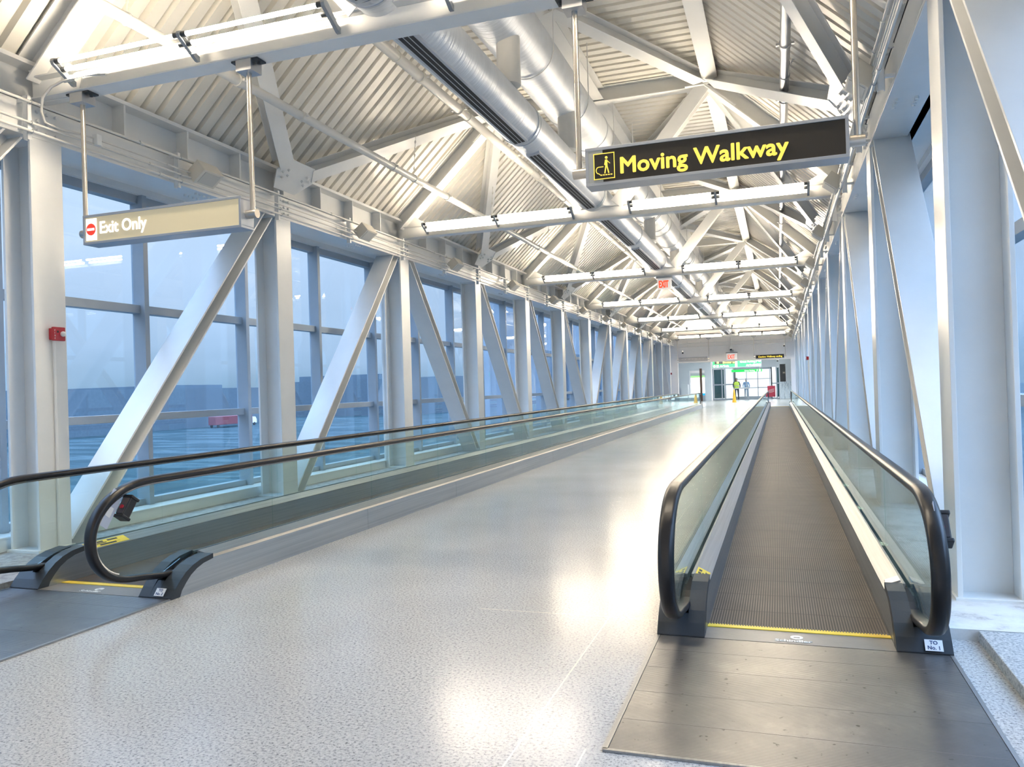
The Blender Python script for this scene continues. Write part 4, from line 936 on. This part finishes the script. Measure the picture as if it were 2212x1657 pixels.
# ------------------------------------------------------------------ people beyond the doors
def person(x, y, h, label, shirt, trousers, skin, hair, vest=None, face=1):
    p = emp('person', (x, y, 0), label, 'person'); s_ = h/1.75
    me = bpy.data.meshes.new('body'); V = {}; names = []
    J = dict(pel=(0, 0, .95, .13), ch=(0, 0, 1.28, .155), nk=(0, 0, 1.48, .06), hd=(0, 0, 1.60, .085), hd2=(0, 0, 1.70, .075),
             ls=(-.19, 0, 1.42, .06), le=(-.26, .02, 1.14, .045), lw=(-.22, -.14, .96, .032), lh=(-.20, -.20, .93, .035),
             rs=(.19, 0, 1.42, .06), re=(.27, .02, 1.14, .045), rw=(.25, -.10, .94, .032), rh=(.24, -.15, .89, .035),
             lp=(-.10, 0, .88, .09), lk=(-.11, -.02, .48, .062), la=(-.12, .02, .08, .042), lt=(-.13, -.14, .045, .035),
             rp=(.10, 0, .88, .09), rk=(.12, .02, .48, .062), ra=(.13, .04, .08, .042), rtt=(.14, -.12, .045, .035))
    E = [('pel', 'ch'), ('ch', 'nk'), ('nk', 'hd'), ('hd', 'hd2'), ('ch', 'ls'), ('ls', 'le'), ('le', 'lw'), ('lw', 'lh'), ('ch', 'rs'), ('rs', 're'), ('re', 'rw'), ('rw', 'rh'),
         ('pel', 'lp'), ('lp', 'lk'), ('lk', 'la'), ('la', 'lt'), ('pel', 'rp'), ('rp', 'rk'), ('rk', 'ra'), ('ra', 'rtt')]
    ks = list(J); me.from_pydata([(J[k][0]*s_, J[k][1]*s_*face, J[k][2]*s_) for k in ks], [(ks.index(a), ks.index(b)) for a, b in E], [])
    o = bpy.data.objects.new('body', me); COL.objects.link(o)
    md = o.modifiers.new('skin', 'SKIN'); md.use_smooth_shade = True
    for i, k in enumerate(ks): me.skin_vertices[0].data[i].radius = (J[k][3]*s_*(1.25 if k in ('ch', 'pel') else 1), J[k][3]*s_)
    me.skin_vertices[0].data[0].use_root = True
    o.modifiers.new('sub', 'SUBSURF').levels = 2; o.modifiers['sub'].render_levels = 2
    dg = bpy.context.evaluated_depsgraph_get(); m2 = bpy.data.meshes.new_from_object(o.evaluated_get(dg)); bpy.data.objects.remove(o)
    for m in (shirt, trousers, skin): m2.materials.append(m)
    for f in m2.polygons:
        z = f.center.z/s_; ax_ = abs(f.center.x/s_)
        f.material_index = 2 if z > 1.47 or (z < .98 and ax_ > .185 and z > .8) else (1 if z < .97 else 0); f.use_smooth = True
    b = bpy.data.objects.new('body', m2); COL.objects.link(b); b.parent = p; ORG[b.name] = Vector((x, y, 0))
    mb = MB(); mb.ball((x, y+.01*face, 1.69*s_), .088*s_, 14, 10, (.95, 1.08, .75)); build(mb, 'hair', hair, p)
    mb = MB(); mb.ball((x-.03*s_, y-.083*s_*face, 1.64*s_), .009, 8, 6); mb.ball((x+.03*s_, y-.083*s_*face, 1.64*s_), .009, 8, 6); build(mb, 'eyes', BLACK, p)
    mb = MB(); mb.ball((x, y-.092*s_*face, 1.60*s_), .012, 8, 6, (.8, 1, 1.3)); build(mb, 'nose', skin, p)
    if vest:
        mb = MB(); mb.tube([(x, y, .93*s_), (x, y, 1.1*s_), (x, y, 1.3*s_), (x, y, 1.44*s_)], [.185*s_, .195*s_, .225*s_, .15*s_], 18); v = build(mb, 'safety_vest', vest, p)
        mb = MB(); mb.tube([(x, y, 1.10*s_), (x, y, 1.15*s_)], .206*s_, 18); build(mb, 'reflective_band', GREYP, v)
    return p
SK = mat('skin', (.32, .19, .13), .5); HB = mat('dark hair', (.03, .02, .02), .5)
person(-3.16, 64.9, 1.78, 'person in a yellow-green safety vest standing behind the wet-floor cone', mat('navy shirt', (.03, .05, .09), .8), mat('dark work trousers', (.05, .07, .09), .8), SK, mat('grey cap', (.3, .33, .36), .7), mat('hi-vis yellow', (.62, .85, .12), .7))
person(-2.52, 67.6, 1.72, 'person in a light blue shirt standing beyond the glass doors', mat('blue shirt', (.22, .38, .62), .8), mat('blue trousers', (.2, .3, .45), .8), SK, HB)

# ------------------------------------------------------------------ outside
APR = mat('wet airport apron', (.1, .2, .25), .85, 0, .15); N, L, b = nodes(APR)
o_, _ = noise_ramp(APR, 1, [(.3, (.011, .028, .034)), (.5, (.018, .042, .050)), (.58, (.05, .08, .09)), (.66, (.016, .038, .046))], coords(APR, (.05, .22, 1)), 6); L.new(o_, b.inputs['Base Color'])
mb = MB(); mb.box(-600, 600, -500, 700, -6.2, -6); build(mb, 'airport_apron', APR, origin=(0, 0, -6.2), kind='structure')
FAR = painted('distant blue grey building', (.065, .095, .12), (.09, .125, .155), .7)
for i, (x0, x1, y0, y1, h, lb) in enumerate(((-260, -150, -60, 60, 3.5, 'long low blue-grey terminal building on the horizon at left'), (-230, -140, 90, 190, 6, 'blue-grey hangar on the horizon beyond the second window bay'), (-170, -110, 230, 300, 8, 'taller blue-grey building on the horizon, right of the hangar'))):
    mb = MB(); mb.box(x0, x1, y0, y1, -6, h-2); mb.box(x0+8, x1-20, y0+10, y0+30, h-2, h); mb.box(x0+5, x1-5, y1-30, y1-12, h-2, h-1)
    build(mb, 'terminal_building', FAR, label=lb, cat='building')
NB = painted('grey facade panels', (.22, .26, .31), (.27, .31, .36), .6)
nbld = emp('neighbouring_building', (-13, 50, -6), 'slate grey building close outside the far left windows', 'building')
mb = MB(); mb.box(-14.5, -11.5, 38, 62, -6, 9); build(mb, 'walls', NB, nbld)
for i in range(10):
    mb = MB(); mb.box(-11.55, -11.42, 39+i*2.2, 40.5+i*2.2, .8, 3.4); build(mb, 'window', mat('dark blue window', (.05, .09, .14), .1), nbld)
# vehicles outside
def truck(x, y, L_, m, label):
    t = emp('service_vehicle', (x, y, -6), label, 'vehicle')
    mb = MB(); mb.box(x-1.1, x+1.1, y-L_/2, y+L_/2-1.8, -5.3, -3.2); build(mb, 'body', m, t, bev=.08)
    mb = MB(); mb.prism([(y+L_/2-1.7, -5.4), (y+L_/2, -5.4), (y+L_/2, -4.5), (y+L_/2-.5, -3.8), (y+L_/2-1.7, -3.8)], 'X', x-1.05, x+1.05); build(mb, 'cab', WHT, t, bev=.06)
    for yy in (y-L_/2+1, y+L_/2-1):
        for xx in (x-1.0, x+1.0): mb = MB(); mb.tube([(xx-.12, yy, -5.6), (xx+.12, yy, -5.6)], .4, 18); build(mb, 'wheel', BLACK, t)
truck(-152, 112, 16, mat('red vehicle body', (.13, .03, .035), .5), 'long red vehicle parked far out on the apron beyond the first left bay')
truck(-160, 128, 14, mat('teal vehicle body', (.03, .16, .16), .5), 'teal vehicle parked far out on the apron, right of the red one')
truck(-132, 166, 16, mat('pink red vehicle body', (.20, .05, .06), .5), 'long pinkish vehicle far out on the apron beyond the second left bay')
mb = MB(); mb.tube([(-6.93, YK(2)-.10, .05), (-6.93, YK(2)-.10, 3.98)], .05, 14)
build(mb, 'downpipe', STEEL, label='white vertical pipe behind the third column of the left window wall', cat='pipe')
